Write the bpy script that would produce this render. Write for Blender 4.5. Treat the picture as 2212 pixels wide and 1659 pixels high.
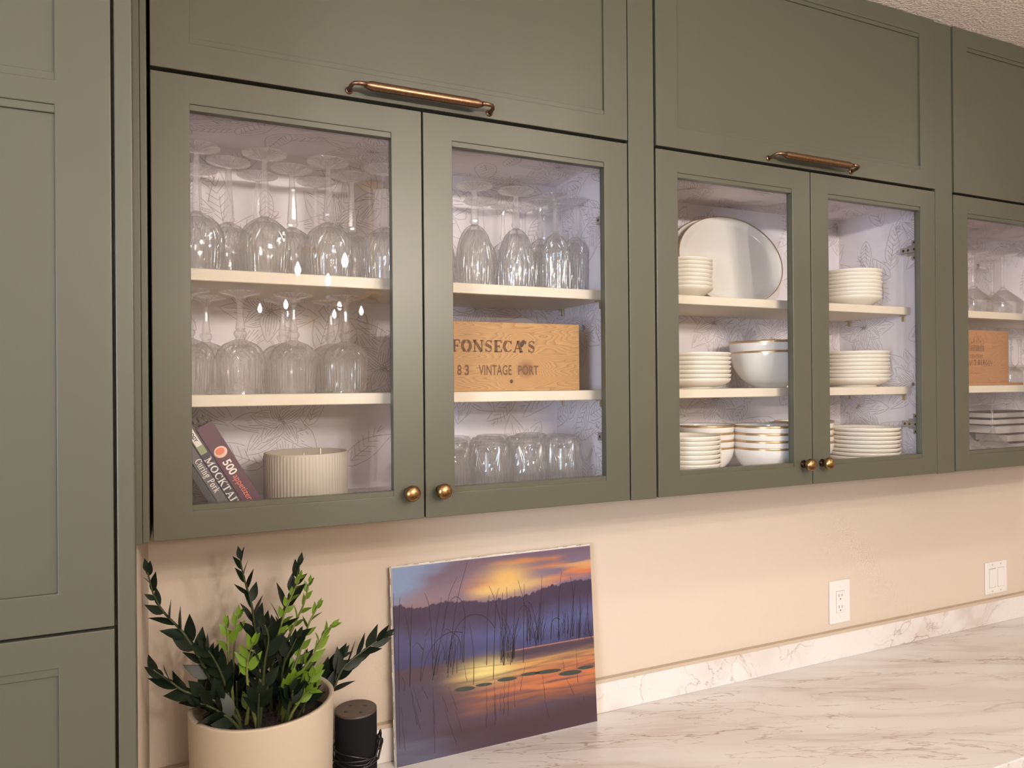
import bpy, bmesh, math, random
import numpy as np
from mathutils import Vector, Matrix
random.seed(7)
PI = math.pi
for _o in list(bpy.data.objects): bpy.data.objects.remove(_o)
SC = bpy.context.scene
COL = SC.collection
Z0 = 1.53            # height of the glass cabinets' lower edge above the floor
IMG_W, IMG_H, FPX = 2212.0, 1659.0, 1534.0
yaw, pitch, roll = 0.422056, 0.001588, -0.008185
CAM = Vector((0.06157, -1.28303, Z0 + 0.24816))
Fv = Vector((math.sin(yaw)*math.cos(pitch), math.cos(yaw)*math.cos(pitch), math.sin(pitch)))
R0 = Vector((math.cos(yaw), -math.sin(yaw), 0)); U0 = R0.cross(Fv)
Rv = math.cos(roll)*R0 + math.sin(roll)*U0; Uv = -math.sin(roll)*R0 + math.cos(roll)*U0
cd = bpy.data.cameras.new('camera'); cam = bpy.data.objects.new('camera', cd); COL.objects.link(cam)
m = Matrix.Identity(4)
for i in range(3):
    m[i][0], m[i][1], m[i][2], m[i][3] = Rv[i], Uv[i], -Fv[i], CAM[i]
cam.matrix_world = m
cd.sensor_width = 36.0; cd.lens = FPX/IMG_W*36.0; cd.clip_start = 0.02
SC.camera = cam
# ---------------------------------------------------------------- light, world, exposure
w = bpy.data.worlds.new('world'); SC.world = w; w.use_nodes = True
w.node_tree.nodes['Background'].inputs[0].default_value = (0.75, 0.82, 1.0, 1)
w.node_tree.nodes['Background'].inputs[1].default_value = 0.35
SC.view_settings.view_transform = 'Standard'; SC.view_settings.look = 'None'
SC.view_settings.gamma = 1.0; SC.view_settings.exposure = -0.16
SC.view_settings.use_curve_mapping = False
SC.cycles.use_denoising = True
SC.cycles.max_bounces = 14; SC.cycles.transmission_bounces = 12; SC.cycles.diffuse_bounces = 4
SC.cycles.glossy_bounces = 5; SC.cycles.transparent_max_bounces = 40
SC.cycles.sample_clamp_indirect = 6.0
CEIL = Z0 + 1.228
WALLY = 0.345
LIGHTS = []
def area(name, loc, size, power, color, rot=(0, 0, 0), shape='SQUARE', sy=None, spread=None):
    l = bpy.data.lights.new(name, 'AREA'); l.energy = power; l.color = color; l.shape = shape; l.size = size
    if sy: l.size_y = sy
    if spread: l.spread = spread
    o = bpy.data.objects.new(name, l); COL.objects.link(o); o.location = loc; o.rotation_euler = rot
    LIGHTS.append(o); return o
WARM = (1.0, 0.89, 0.79); COOL = (0.66, 0.80, 1.0)
DOWN = [(1.25, -1.25, 8), (3.1, -1.25, 7), (-0.9, -1.6, 4), (3.1, -3.3, 60), (-0.9, -4.2, 14)]
for x, y, p in DOWN:
    area('downlight_lamp', (x, y, CEIL-0.014), 0.12, p, WARM, (0, 0, 0), 'DISK')
area('window_daylight', (-2.24, -2.6, 1.70), 1.45, 135, COOL, (0, -PI/2, 0), 'RECTANGLE', 1.28)

# ---------------------------------------------------------------- helpers
def srgb(r, g=None, b=None):
    if g is None: r, g, b = r
    def f(c):
        c /= 255.0
        return c/12.92 if c <= 0.04045 else ((c+0.055)/1.055)**2.4
    return (f(r), f(g), f(b), 1.0)
def tag(o, label=None, cat=None, group=None, kind=None):
    if label: o['label'] = label
    if cat: o['category'] = cat
    if group: o['group'] = group
    if kind: o['kind'] = kind
    return o
def empty(name, loc=(0, 0, 0), label=None, cat=None, group=None, rz=0.0):
    o = bpy.data.objects.new(name, None); o.empty_display_size = 0.05
    COL.objects.link(o); o.location = loc; o.rotation_euler = (0, 0, rz)
    return tag(o, label, cat, group)
def mat(name, col, rough=0.5, metal=0.0, ior=1.5, bump=None, spec=0.5, coat=0.0, vary=None, aniso=None):
    m = bpy.data.materials.new(name); m.use_nodes = True
    nt = m.node_tree; b = nt.nodes['Principled BSDF']
    b.inputs['Base Color'].default_value = col; b.inputs['Roughness'].default_value = rough
    b.inputs['Metallic'].default_value = metal; b.inputs['IOR'].default_value = ior
    b.inputs['Specular IOR Level'].default_value = spec; b.inputs['Coat Weight'].default_value = coat
    tc = nt.nodes.new('ShaderNodeTexCoord')
    if vary:
        sc, amt, col2 = vary
        n = nt.nodes.new('ShaderNodeTexNoise'); n.inputs['Scale'].default_value = sc; n.inputs['Detail'].default_value = 5
        nt.links.new(tc.outputs['Object'], n.inputs['Vector'])
        mx = nt.nodes.new('ShaderNodeMix'); mx.data_type = 'RGBA'
        mr = nt.nodes.new('ShaderNodeMapRange'); mr.inputs[1].default_value = 0.35; mr.inputs[2].default_value = 0.65
        mr.inputs[4].default_value = amt
        nt.links.new(n.outputs['Fac'], mr.inputs[0]); nt.links.new(mr.outputs[0], mx.inputs[0])
        mx.inputs[6].default_value = col; mx.inputs[7].default_value = col2
        nt.links.new(mx.outputs[2], b.inputs['Base Color'])
    if bump:
        sc, st, dist = bump
        n = nt.nodes.new('ShaderNodeTexNoise'); n.inputs['Scale'].default_value = sc; n.inputs['Detail'].default_value = 4
        nt.links.new(tc.outputs['Object'], n.inputs['Vector'])
        bp = nt.nodes.new('ShaderNodeBump'); bp.inputs['Strength'].default_value = st; bp.inputs['Distance'].default_value = dist
        nt.links.new(n.outputs['Fac'], bp.inputs['Height']); nt.links.new(bp.outputs[0], b.inputs['Normal'])
    return m
class MB:
    def __init__(s): s.v = []; s.f = []; s.smooth = []
    def add(s, vs, fs, smooth=False):
        k = len(s.v); s.v += [tuple(v) for v in vs]; s.f += [tuple(i+k for i in f) for f in fs]; s.smooth += [smooth]*len(fs)
        return s
    def box(s, x0, x1, y0, y1, z0, z1):
        return s.add([(x0,y0,z0),(x1,y0,z0),(x1,y1,z0),(x0,y1,z0),(x0,y0,z1),(x1,y0,z1),(x1,y1,z1),(x0,y1,z1)],
              [(0,3,2,1),(4,5,6,7),(0,1,5,4),(1,2,6,5),(2,3,7,6),(3,0,4,7)])
    def lathe(s, prof, n=32, mod=None, c=(0,0,0), smooth=True, axis='Z', cap=True):
        # prof: list of (r, z[, amp, phase]); closed ends when r==0
        k0 = len(s.v); rows = []
        for p in prof:
            r, z = p[0], p[1]; amp = p[2] if len(p) > 2 else 0; ph = p[3] if len(p) > 3 else 0
            row = []
            if r < 1e-6: s.v.append((0, 0, z)); row = [len(s.v)-1]*n
            else:
                for i in range(n):
                    t = 2*PI*i/n
                    rr = r + (amp*mod(t+ph) if amp else 0)
                    s.v.append((rr*math.cos(t), rr*math.sin(t), z)); row.append(len(s.v)-1)
            rows.append(row)
        for a, b in zip(rows[:-1], rows[1:]):
            for i in range(n):
                j = (i+1) % n
                q = [a[i], a[j], b[j], b[i]]; u = []
                for x in q:
                    if x not in u: u.append(x)
                if len(u) >= 3: s.f.append(tuple(u)); s.smooth.append(smooth)
        for i in range(k0, len(s.v)):
            x, y, z = s.v[i]
            if axis == 'Y': x, y, z = x, -z, y      # lathe axis pointing to -Y
            s.v[i] = (x+c[0], y+c[1], z+c[2])
        return s
    def tube(s, pts, r, n=8, closed=False, smooth=True):
        pts = [Vector(p) for p in pts]; N = len(pts); k0 = len(s.v)
        rad = r if isinstance(r, (list, tuple)) else [r]*N
        prev = None
        for i, p in enumerate(pts):
            a = pts[(i-1) % N] if (i > 0 or closed) else p; b = pts[(i+1) % N] if (i < N-1 or closed) else p
            t = (b-a).normalized()
            if prev is None:
                prev = t.orthogonal().normalized()
            prev = (prev - t*prev.dot(t))
            if prev.length < 1e-6: prev = t.orthogonal()
            prev.normalize(); bi = t.cross(prev)
            for j in range(n):
                an = 2*PI*j/n; s.v.append(tuple(p + rad[i]*(math.cos(an)*prev + math.sin(an)*bi)))
        for i in range(N if closed else N-1):
            for j in range(n):
                a = k0+i*n+j; b = k0+i*n+(j+1) % n; c2 = k0+((i+1) % N)*n+(j+1) % n; d = k0+((i+1) % N)*n+j
                s.f.append((a, b, c2, d)); s.smooth.append(smooth)
        if not closed:
            s.f.append(tuple(k0+j for j in range(n))[::-1]); s.smooth.append(False)
            s.f.append(tuple(k0+(N-1)*n+j for j in range(n))); s.smooth.append(False)
        return s
    def build(s, name, m, parent=None, bevel=0.0, seg=1, xf=None):
        me = bpy.data.meshes.new(name); me.from_pydata(s.v, [], s.f)
        me.polygons.foreach_set('use_smooth', s.smooth)
        if xf: me.transform(xf)
        if bevel:
            bm = bmesh.new(); bm.from_mesh(me)
            ed = [e for e in bm.edges if len(e.link_faces) != 2 or e.calc_face_angle(0) > .5]
            bmesh.ops.bevel(bm, geom=ed, offset=bevel, segments=seg, affect='EDGES', clamp_overlap=True, profile=0.5)
            bm.to_mesh(me); bm.free()
        me.materials.append(m); me.update()
        o = bpy.data.objects.new(name, me); COL.objects.link(o)
        if parent: o.parent = parent
        return o
def mesh_of(o): return o.data
def inst(o, parent=None, name=None):
    c = o.copy(); COL.objects.link(c); c.parent = parent; return c
def copy_tree(o, parent=None):
    c = o.copy(); COL.objects.link(c); c.parent = parent
    for ch in list(o.children): copy_tree(ch, c)
    return c
def ribbons(polys, width, place):
    """flat ribbons along 2-D polylines; place(u,v)->xyz.  polys: list of (pts[, w])"""
    mb = MB()
    for p in polys:
        pts, wd = (p if isinstance(p, tuple) else (p, width))
        L = len(pts)
        if L < 2: continue
        vs = []
        for i in range(L):
            a = pts[max(i-1, 0)]; b = pts[min(i+1, L-1)]
            dx, dy = b[0]-a[0], b[1]-a[1]; q = math.hypot(dx, dy) or 1
            hw = (wd[i] if isinstance(wd, list) else wd)/2
            nx, ny = -dy/q*hw, dx/q*hw
            vs.append(place(pts[i][0]+nx, pts[i][1]+ny)); vs.append(place(pts[i][0]-nx, pts[i][1]-ny))
        mb.add(vs, [(2*i, 2*i+1, 2*i+3, 2*i+2) for i in range(L-1)])
    return mb
def text_obj(txt, size, m, name, parent, xf, bold=0.0, sx=1.0, space=1.0):
    cu = bpy.data.curves.new('lettering', 'FONT'); cu.body = txt; cu.size = size; cu.offset = bold
    cu.space_character = space; cu.resolution_u = 3
    o = bpy.data.objects.new('lettering', cu); COL.objects.link(o)
    dg = bpy.context.evaluated_depsgraph_get(); me = bpy.data.meshes.new_from_object(o.evaluated_get(dg))
    bpy.data.objects.remove(o); bpy.data.curves.remove(cu)
    me.transform(xf @ Matrix.Diagonal((sx, 1, 1, 1))); me.materials.clear(); me.materials.append(m)
    me.name = name
    r = bpy.data.objects.new(name, me); COL.objects.link(r); r.parent = parent
    return r
# slab-serif stroke letters -------------------------------------------------
def arc(cx, cy, rx, ry, a0, a1, n=14):
    return [(cx+rx*math.cos(math.radians(a0+(a1-a0)*i/n)), cy+ry*math.sin(math.radians(a0+(a1-a0)*i/n))) for i in range(n+1)]
def sf(x, y, w_=.16): return ([(x-w_, y), (x+w_, y)], 't')
GL = {
 'F': (.66, [([(.2,0),(.2,1)],'T'), ([(.06,.97),(.62,.97)],'t'), ([(.2,.5),(.46,.5)],'t'), ([(.6,1),(.6,.76)],'t'), ([(.46,.62),(.46,.38)],'t'), sf(.2,.03)]),
 'E': (.68, [([(.2,0),(.2,1)],'T'), ([(.06,.97),(.62,.97)],'t'), ([(.2,.5),(.46,.5)],'t'), ([(.06,.03),(.64,.03)],'t'), ([(.61,1),(.61,.76)],'t'), ([(.63,0),(.63,.25)],'t'), ([(.46,.62),(.46,.38)],'t')]),
 'O': (.84, [(arc(.42,.5,.30,.45,110,250),'T'), (arc(.42,.5,.30,.45,-70,70),'T'), (arc(.42,.5,.32,.47,60,120),'t'), (arc(.42,.5,.32,.47,240,300),'t')]),
 'C': (.76, [(arc(.44,.5,.32,.45,115,245),'T'), (arc(.42,.5,.32,.46,40,120),'t'), (arc(.42,.5,.32,.46,240,325),'t'), ([(.67,1),(.67,.68)],'t')]),
 'N': (.86, [([(.16,0),(.16,1)],'t'), ([(.14,.98),(.68,.02)],'T'), ([(.7,0),(.7,1)],'t'), sf(.16,.03,.12), sf(.7,.97,.12), sf(.1,.97,.08)]),
 'S': (.64, [(arc(.32,.72,.2,.25,35,200),'t'), ([(.13,.68),(.2,.58),(.42,.46),(.5,.34)],'T'), (arc(.32,.27,.2,.25,-150,30),'t'), ([(.52,1),(.52,.74)],'t'), ([(.1,0),(.1,.27)],'t')]),
 'A': (.8, [([(.12,0),(.4,1)],'t'), ([(.4,1),(.66,0)],'T'), ([(.22,.33),(.56,.33)],'t'), sf(.12,.03,.12), sf(.66,.03,.14)]),
 "'": (.28, [([(.14,1),(.1,.72)],'T')]),
 'M': (1.0, [([(.16,0),(.16,1)],'t'), ([(.16,1),(.48,.1)],'T'), ([(.48,.1),(.82,1)],'t'), ([(.82,0),(.82,1)],'T'), sf(.16,.03,.12), sf(.82,.03,.14), sf(.1,.97,.1), sf(.88,.97,.1)]),
 'K': (.8, [([(.18,0),(.18,1)],'T'), ([(.2,.42),(.62,.97)],'t'), ([(.36,.6),(.66,.03)],'T'), sf(.18,.03), sf(.18,.97), sf(.64,.97,.1), sf(.68,.03,.12)]),
 'T': (.7, [([(.35,0),(.35,1)],'T'), ([(.04,.97),(.66,.97)],'t'), ([(.06,1),(.06,.74)],'t'), ([(.64,1),(.64,.74)],'t'), sf(.35,.03)]),
 'I': (.38, [([(.19,0),(.19,1)],'T'), sf(.19,.03), sf(.19,.97)]),
 'L': (.62, [([(.18,0),(.18,1)],'T'), sf(.18,.97), ([(.04,.03),(.58,.03)],'t'), ([(.57,0),(.57,.27)],'t')]),
 'P': (.68, [([(.18,0),(.18,1)],'T'), (arc(.3,.73,.26,.24,-90,90),'T'), ([(.06,.97),(.3,.97)],'t'), ([(.18,.49),(.3,.49)],'t'), sf(.18,.03)]),
 'B': (.7, [([(.18,0),(.18,1)],'T'), (arc(.3,.74,.22,.23,-90,90),'T'), (arc(.3,.27,.27,.24,-90,90),'T'), ([(.06,.97),(.3,.97)],'t'), ([(.06,.03),(.3,.03)],'t'), ([(.2,.5),(.3,.5)],'t')]),
 'R': (.76, [([(.18,0),(.18,1)],'T'), (arc(.3,.74,.22,.23,-90,90),'T'), ([(.06,.97),(.3,.97)],'t'), ([(.34,.5),(.62,.03)],'T'), sf(.18,.03), sf(.66,.03,.1)]),
 'G': (.8, [(arc(.44,.5,.32,.45,110,250),'T'), (arc(.42,.5,.32,.46,40,120),'t'), (arc(.42,.5,.32,.46,240,300),'t'), ([(.62,.05),(.62,.45)],'T'), sf(.6,.45,.14)]),
 'Y': (.74, [([(.1,.97),(.37,.5)],'T'), ([(.64,.97),(.37,.5)],'t'), ([(.37,.5),(.37,0)],'T'), sf(.37,.03), sf(.1,.97,.1), sf(.64,.97,.1)]),
 'H': (.84, [([(.18,0),(.18,1)],'T'), ([(.66,0),(.66,1)],'T'), ([(.2,.5),(.64,.5)],'t'), sf(.18,.03), sf(.18,.97), sf(.66,.03), sf(.66,.97)]),
 'U': (.8, [([(.16,1),(.16,.3)],'T'), (arc(.38,.3,.22,.27,180,360),'t'), ([(.6,.3),(.6,1)],'t'), sf(.16,.97,.12), sf(.6,.97,.12)]),
 '-': (.4, [([(.08,.45),(.34,.45)],'T')]), ' ': (.36, []), '.': (.2, [([(.1,0),(.1,.1)],'T')]),
 'u': (.6, [([(.14,.68),(.14,.2)],'T'), (arc(.28,.2,.14,.18,180,300),'t'), ([(.46,0),(.46,.68)],'T'), sf(.09,.66,.07), sf(.4,.66,.07), sf(.5,.03,.06)]),
 'r': (.46, [([(.16,0),(.16,.68)],'T'), (arc(.3,.46,.14,.2,30,150),'t'), sf(.16,.03,.12), sf(.11,.66,.07)]),
 'i': (.32, [([(.16,0),(.16,.68)],'T'), ([(.16,.84),(.16,.96)],'T'), sf(.16,.03,.12), sf(.1,.66,.07)]),
 'n': (.62, [([(.15,0),(.15,.68)],'T'), (arc(.3,.46,.16,.2,10,150),'t'), ([(.46,.5),(.46,0)],'T'), sf(.15,.03,.1), sf(.46,.03,.1), sf(.1,.66,.07)]),
 'g': (.56, [(arc(.26,.45,.17,.2,0,360),'T'), (arc(.26,-.08,.18,.14,0,360),'t'), ([(.2,.25),(.14,.14),(.3,.07)],'t'), ([(.38,.62),(.5,.68)],'t')]),
 'o': (.58, [(arc(.29,.34,.2,.31,0,360),'T')]),
 'k': (.62, [([(.15,0),(.15,1)],'T'), ([(.17,.3),(.46,.66)],'t'), ([(.28,.42),(.5,.03)],'T'), sf(.15,.03,.1), sf(.1,.97,.07), sf(.46,.66,.08), sf(.52,.03,.08)]),
}
def stroke_text(txt, h, T, t, space=.04, sx=1.0):
    """list of ribbons in metres, origin bottom-left"""
    out = []; x = 0
    for c in txt:
        wd, st = GL[c]
        for pts, k in st:
            out.append(([((x+px*sx)*h, py*h) for px, py in pts], (T if k == 'T' else t)*h))
        x += wd*sx + space
    return out, x*h

# ---------------------------------------------------------------- materials
GREEN = mat('sage_paint', srgb(76, 76, 63), .38, bump=(900, .05, .0004), spec=.45)
GREEN_IN = mat('sage_paint_gap', srgb(104, 100, 84), .5)
WALLM = mat('cream_wall_paint', srgb(203, 189, 173), .75, bump=(260, .35, .0012), spec=.2)
CEILM = mat('textured_ceiling_paint', srgb(232, 222, 212), .9, bump=(150, 1.0, .006), spec=.1, vary=(170, .45, srgb(186, 170, 160)))
WPAPER = mat('wallpaper_ground', srgb(232, 226, 232), .8, spec=.2, vary=(60, .5, srgb(224, 218, 225)))
WLINE = mat('wallpaper_line', srgb(176, 163, 162), .8, spec=.2)
SHELFM = mat('cream_shelf', srgb(218, 208, 190), .45, bump=(300, .05, .0005), vary=(30, .3, srgb(210, 198, 178)))
BRONZE = mat('aged_bronze', srgb(142, 114, 90), .36, 1.0, bump=(700, .25, .0005), vary=(260, .6, srgb(106, 78, 58)))
BRASSK = mat('antique_brass', srgb(166, 136, 94), .3, 1.0, bump=(600, .3, .0006), vary=(260, .7, srgb(104, 78, 48)))
DARKM = mat('dark_bronze', srgb(58, 42, 32), .35, 1.0)
NICKEL = mat('nickel', srgb(178, 172, 166), .45, .6)
BRASSPIN = mat('brass_pin', srgb(196, 178, 132), .35, .8)
PORC = mat('white_porcelain', srgb(236, 233, 228), .12, spec=.6, coat=.3)
MATTEP = mat('cream_stoneware', srgb(232, 225, 212), .35, spec=.45)
GOLD = mat('gold_rim', srgb(196, 166, 124), .3, .75)
WHITEPL = mat('white_plastic', srgb(222, 217, 212), .35)
SEAM = mat('plate_seam', srgb(168, 160, 154), .6)
SLOT = mat('dark_slot', srgb(70, 60, 54), .6)
BLACKF = mat('black_fabric', srgb(24, 24, 29), .95, bump=(1400, .6, .001), vary=(900, .7, srgb(15, 15, 18)), spec=.2)
BLACKP = mat('black_plastic', srgb(22, 21, 22), .4)
POTM = mat('cream_pot', srgb(190, 178, 158), .55, bump=(500, .06, .0005), spec=.4)
SOILM = mat('dark_soil', srgb(30, 24, 20), .95, bump=(120, 1, .01), vary=(90, .8, srgb(60, 48, 38)))
LEAFD = mat('dark_glossy_leaf', srgb(12, 24, 14), .42, spec=.25, vary=(30, .6, srgb(24, 38, 20)))
LEAFG = mat('young_green_leaf', srgb(100, 128, 36), .4, spec=.3, vary=(40, .6, srgb(78, 108, 32)))
STEMD = mat('dark_stem', srgb(52, 60, 34), .4)
STEMG = mat('pale_green_stem', srgb(108, 118, 66), .4)
BRASSC = mat('polished_brass', srgb(190, 158, 100), .38, .55)
FLOORM = mat('wood_floor', srgb(120, 92, 66), .4, vary=(3, .7, srgb(98, 72, 50)))
CANDLEC = mat('ribbed_beige_ceramic', srgb(192, 183, 170), .5)
WAX = mat('pale_wax', srgb(226, 216, 196), .45)
CANVAS = mat('raw_canvas_edge', srgb(222, 214, 206), .85, bump=(900, .4, .001))
INK = mat('brown_stamp_ink', srgb(104, 72, 42), .8)
INKL = mat('faint_brown_ink', srgb(98, 60, 38), .8)
def glass_pane():
    m = bpy.data.materials.new('clear_pane'); m.use_nodes = True; nt = m.node_tree; nt.nodes.clear()
    o = nt.nodes.new('ShaderNodeOutputMaterial'); mx = nt.nodes.new('ShaderNodeMixShader')
    t = nt.nodes.new('ShaderNodeBsdfTransparent'); t.inputs[0].default_value = (.965, .97, .97, 1)
    g = nt.nodes.new('ShaderNodeBsdfGlossy'); g.inputs['Roughness'].default_value = 0.0
    fr = nt.nodes.new('ShaderNodeFresnel')
    gm = nt.nodes.new('ShaderNodeNewGeometry'); mr = nt.nodes.new('ShaderNodeMapRange')   # same index seen from either face of the sheet
    mr.inputs[3].default_value = 1.5; mr.inputs[4].default_value = 1/1.5
    nt.links.new(gm.outputs['Backfacing'], mr.inputs[0]); nt.links.new(mr.outputs[0], fr.inputs[0])
    nt.links.new(fr.outputs[0], mx.inputs[0]); nt.links.new(t.outputs[0], mx.inputs[1]); nt.links.new(g.outputs[0], mx.inputs[2])
    nt.links.new(mx.outputs[0], o.inputs[0]); return m
def crystal(name, clear=.84, edge=.45, gl=.06, rough=.08, white=.05):
    """cut glass: clear face on, refracting towards its edges, a little white scatter from the cuts"""
    m = bpy.data.materials.new(name); m.use_nodes = True; nt = m.node_tree; nt.nodes.clear(); N = nt.nodes.new; L = nt.links.new
    o = N('ShaderNodeOutputMaterial'); mx = N('ShaderNodeMixShader'); m2 = N('ShaderNodeMixShader'); m3 = N('ShaderNodeMixShader')
    t = N('ShaderNodeBsdfTransparent'); t.inputs[0].default_value = (1, 1, 1, 1)
    g = N('ShaderNodeBsdfGlass'); g.inputs['IOR'].default_value = 1.5; g.inputs['Roughness'].default_value = 0.0
    lw = N('ShaderNodeLayerWeight'); lw.inputs[0].default_value = .5
    p = N('ShaderNodeMath'); p.operation = 'POWER'; p.inputs[1].default_value = 1.6; L(lw.outputs['Facing'], p.inputs[0])
    mr = N('ShaderNodeMapRange'); mr.inputs[3].default_value = 1-clear; mr.inputs[4].default_value = 1-edge
    L(p.outputs[0], mr.inputs[0]); L(mr.outputs[0], mx.inputs[0]); L(t.outputs[0], mx.inputs[1]); L(g.outputs[0], mx.inputs[2])
    tl = N('ShaderNodeBsdfTranslucent'); tl.inputs[0].default_value = (1, 1, 1, 1); df = N('ShaderNodeBsdfDiffuse'); df.inputs[0].default_value = (1, 1, 1, 1)
    ad = N('ShaderNodeMixShader'); ad.inputs[0].default_value = .5; L(tl.outputs[0], ad.inputs[1]); L(df.outputs[0], ad.inputs[2])
    m3.inputs[0].default_value = white; L(mx.outputs[0], m3.inputs[1]); L(ad.outputs[0], m3.inputs[2])
    gs = N('ShaderNodeBsdfGlossy'); gs.inputs['Roughness'].default_value = rough
    m2.inputs[0].default_value = gl; L(m3.outputs[0], m2.inputs[1]); L(gs.outputs[0], m2.inputs[2]); L(m2.outputs[0], o.inputs[0]); return m
PANE = glass_pane(); CRYSTAL = crystal('cut_crystal'); CLEAR = crystal('clear_glass', .9, .35, .05, .05, .02)
def emis(name, col, s):
    m = bpy.data.materials.new(name); m.use_nodes = True; nt = m.node_tree; nt.nodes.clear()
    o = nt.nodes.new('ShaderNodeOutputMaterial'); e = nt.nodes.new('ShaderNodeEmission')
    e.inputs[0].default_value = col; e.inputs[1].default_value = s; nt.links.new(e.outputs[0], o.inputs[0]); return m
BULB = emis('lit_bulb', (1, .89, .78, 1), 1800.0)
LAMPF = emis('lit_diffuser', (1, .86, .68, 1), 12.0)
def marble():
    m = bpy.data.materials.new('veined_marble'); m.use_nodes = True; nt = m.node_tree; b = nt.nodes['Principled BSDF']
    N = nt.nodes.new; L = nt.links.new
    tc = N('ShaderNodeTexCoord'); mp = N('ShaderNodeMapping'); mp0 = N('ShaderNodeMapping'); L(tc.outputs['Object'], mp0.inputs[0]); mp0.inputs['Rotation'].default_value = (0, 0, .36); L(mp0.outputs[0], mp.inputs[0])
    mp.inputs['Scale'].default_value = (.85, 5.2, 2.6)
    def vein(scale, seed, width, dist):
        mp2 = N('ShaderNodeMapping'); L(mp.outputs[0], mp2.inputs[0]); mp2.inputs['Location'].default_value = (seed, seed*1.7, 0)
        n = N('ShaderNodeTexNoise'); n.inputs['Scale'].default_value = scale; n.inputs['Detail'].default_value = 7
        n.inputs['Roughness'].default_value = .5; n.inputs['Distortion'].default_value = dist; L(mp2.outputs[0], n.inputs['Vector'])
        a = N('ShaderNodeMath'); a.operation = 'SUBTRACT'; L(n.outputs['Fac'], a.inputs[0]); a.inputs[1].default_value = .5
        c = N('ShaderNodeMath'); c.operation = 'ABSOLUTE'; L(a.outputs[0], c.inputs[0])
        r = N('ShaderNodeMapRange'); L(c.outputs[0], r.inputs[0]); r.inputs[1].default_value = 0; r.inputs[2].default_value = width
        r.inputs[3].default_value = 1; r.inputs[4].default_value = 0; r.interpolation_type = 'SMOOTHERSTEP'
        return r.outputs[0]
    msk = N('ShaderNodeTexNoise'); msk.inputs['Scale'].default_value = 2.0; msk.inputs['Detail'].default_value = 2; L(mp.outputs[0], msk.inputs['Vector'])
    mr = N('ShaderNodeMapRange'); L(msk.outputs['Fac'], mr.inputs[0]); mr.inputs[1].default_value = .42; mr.inputs[2].default_value = .62
    def mul(a, bb, k=None):
        x = N('ShaderNodeMath'); x.operation = 'MULTIPLY'; L(a, x.inputs[0])
        if k is None: L(bb, x.inputs[1])
        else: x.inputs[1].default_value = k
        return x.outputs[0]
    cur = None
    def mix(fac, c1, c2):
        x = N('ShaderNodeMix'); x.data_type = 'RGBA'; L(fac, x.inputs[0])
        if isinstance(c1, tuple): x.inputs[6].default_value = c1
        else: L(c1, x.inputs[6])
        x.inputs[7].default_value = c2; return x.outputs[2]
    base = mix(mr.outputs[0], srgb(218, 213, 209), srgb(208, 201, 196))
    c = mix(mul(mul(vein(1.3, 3.1, .045, .35), mr.outputs[0]), None, .55), base, srgb(190, 176, 168))
    c = mix(mul(mul(vein(1.35, 3.1, .0075, .4), mr.outputs[0]), None, .8), c, srgb(150, 126, 106))
    c = mix(mul(vein(2.1, 9.4, .0050, .5), mr.outputs[0]), c, srgb(164, 148, 136))
    c = mix(mul(vein(1.1, 21.4, .0035, .3), None, .7), c, srgb(170, 152, 136))
    c = mix(mul(vein(3.6, 15.0, .006, .3), None, .22), c, srgb(176, 164, 156))
    L(c, b.inputs['Base Color']); b.inputs['Roughness'].default_value = .16; return m
MARBLE = marble()
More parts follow.
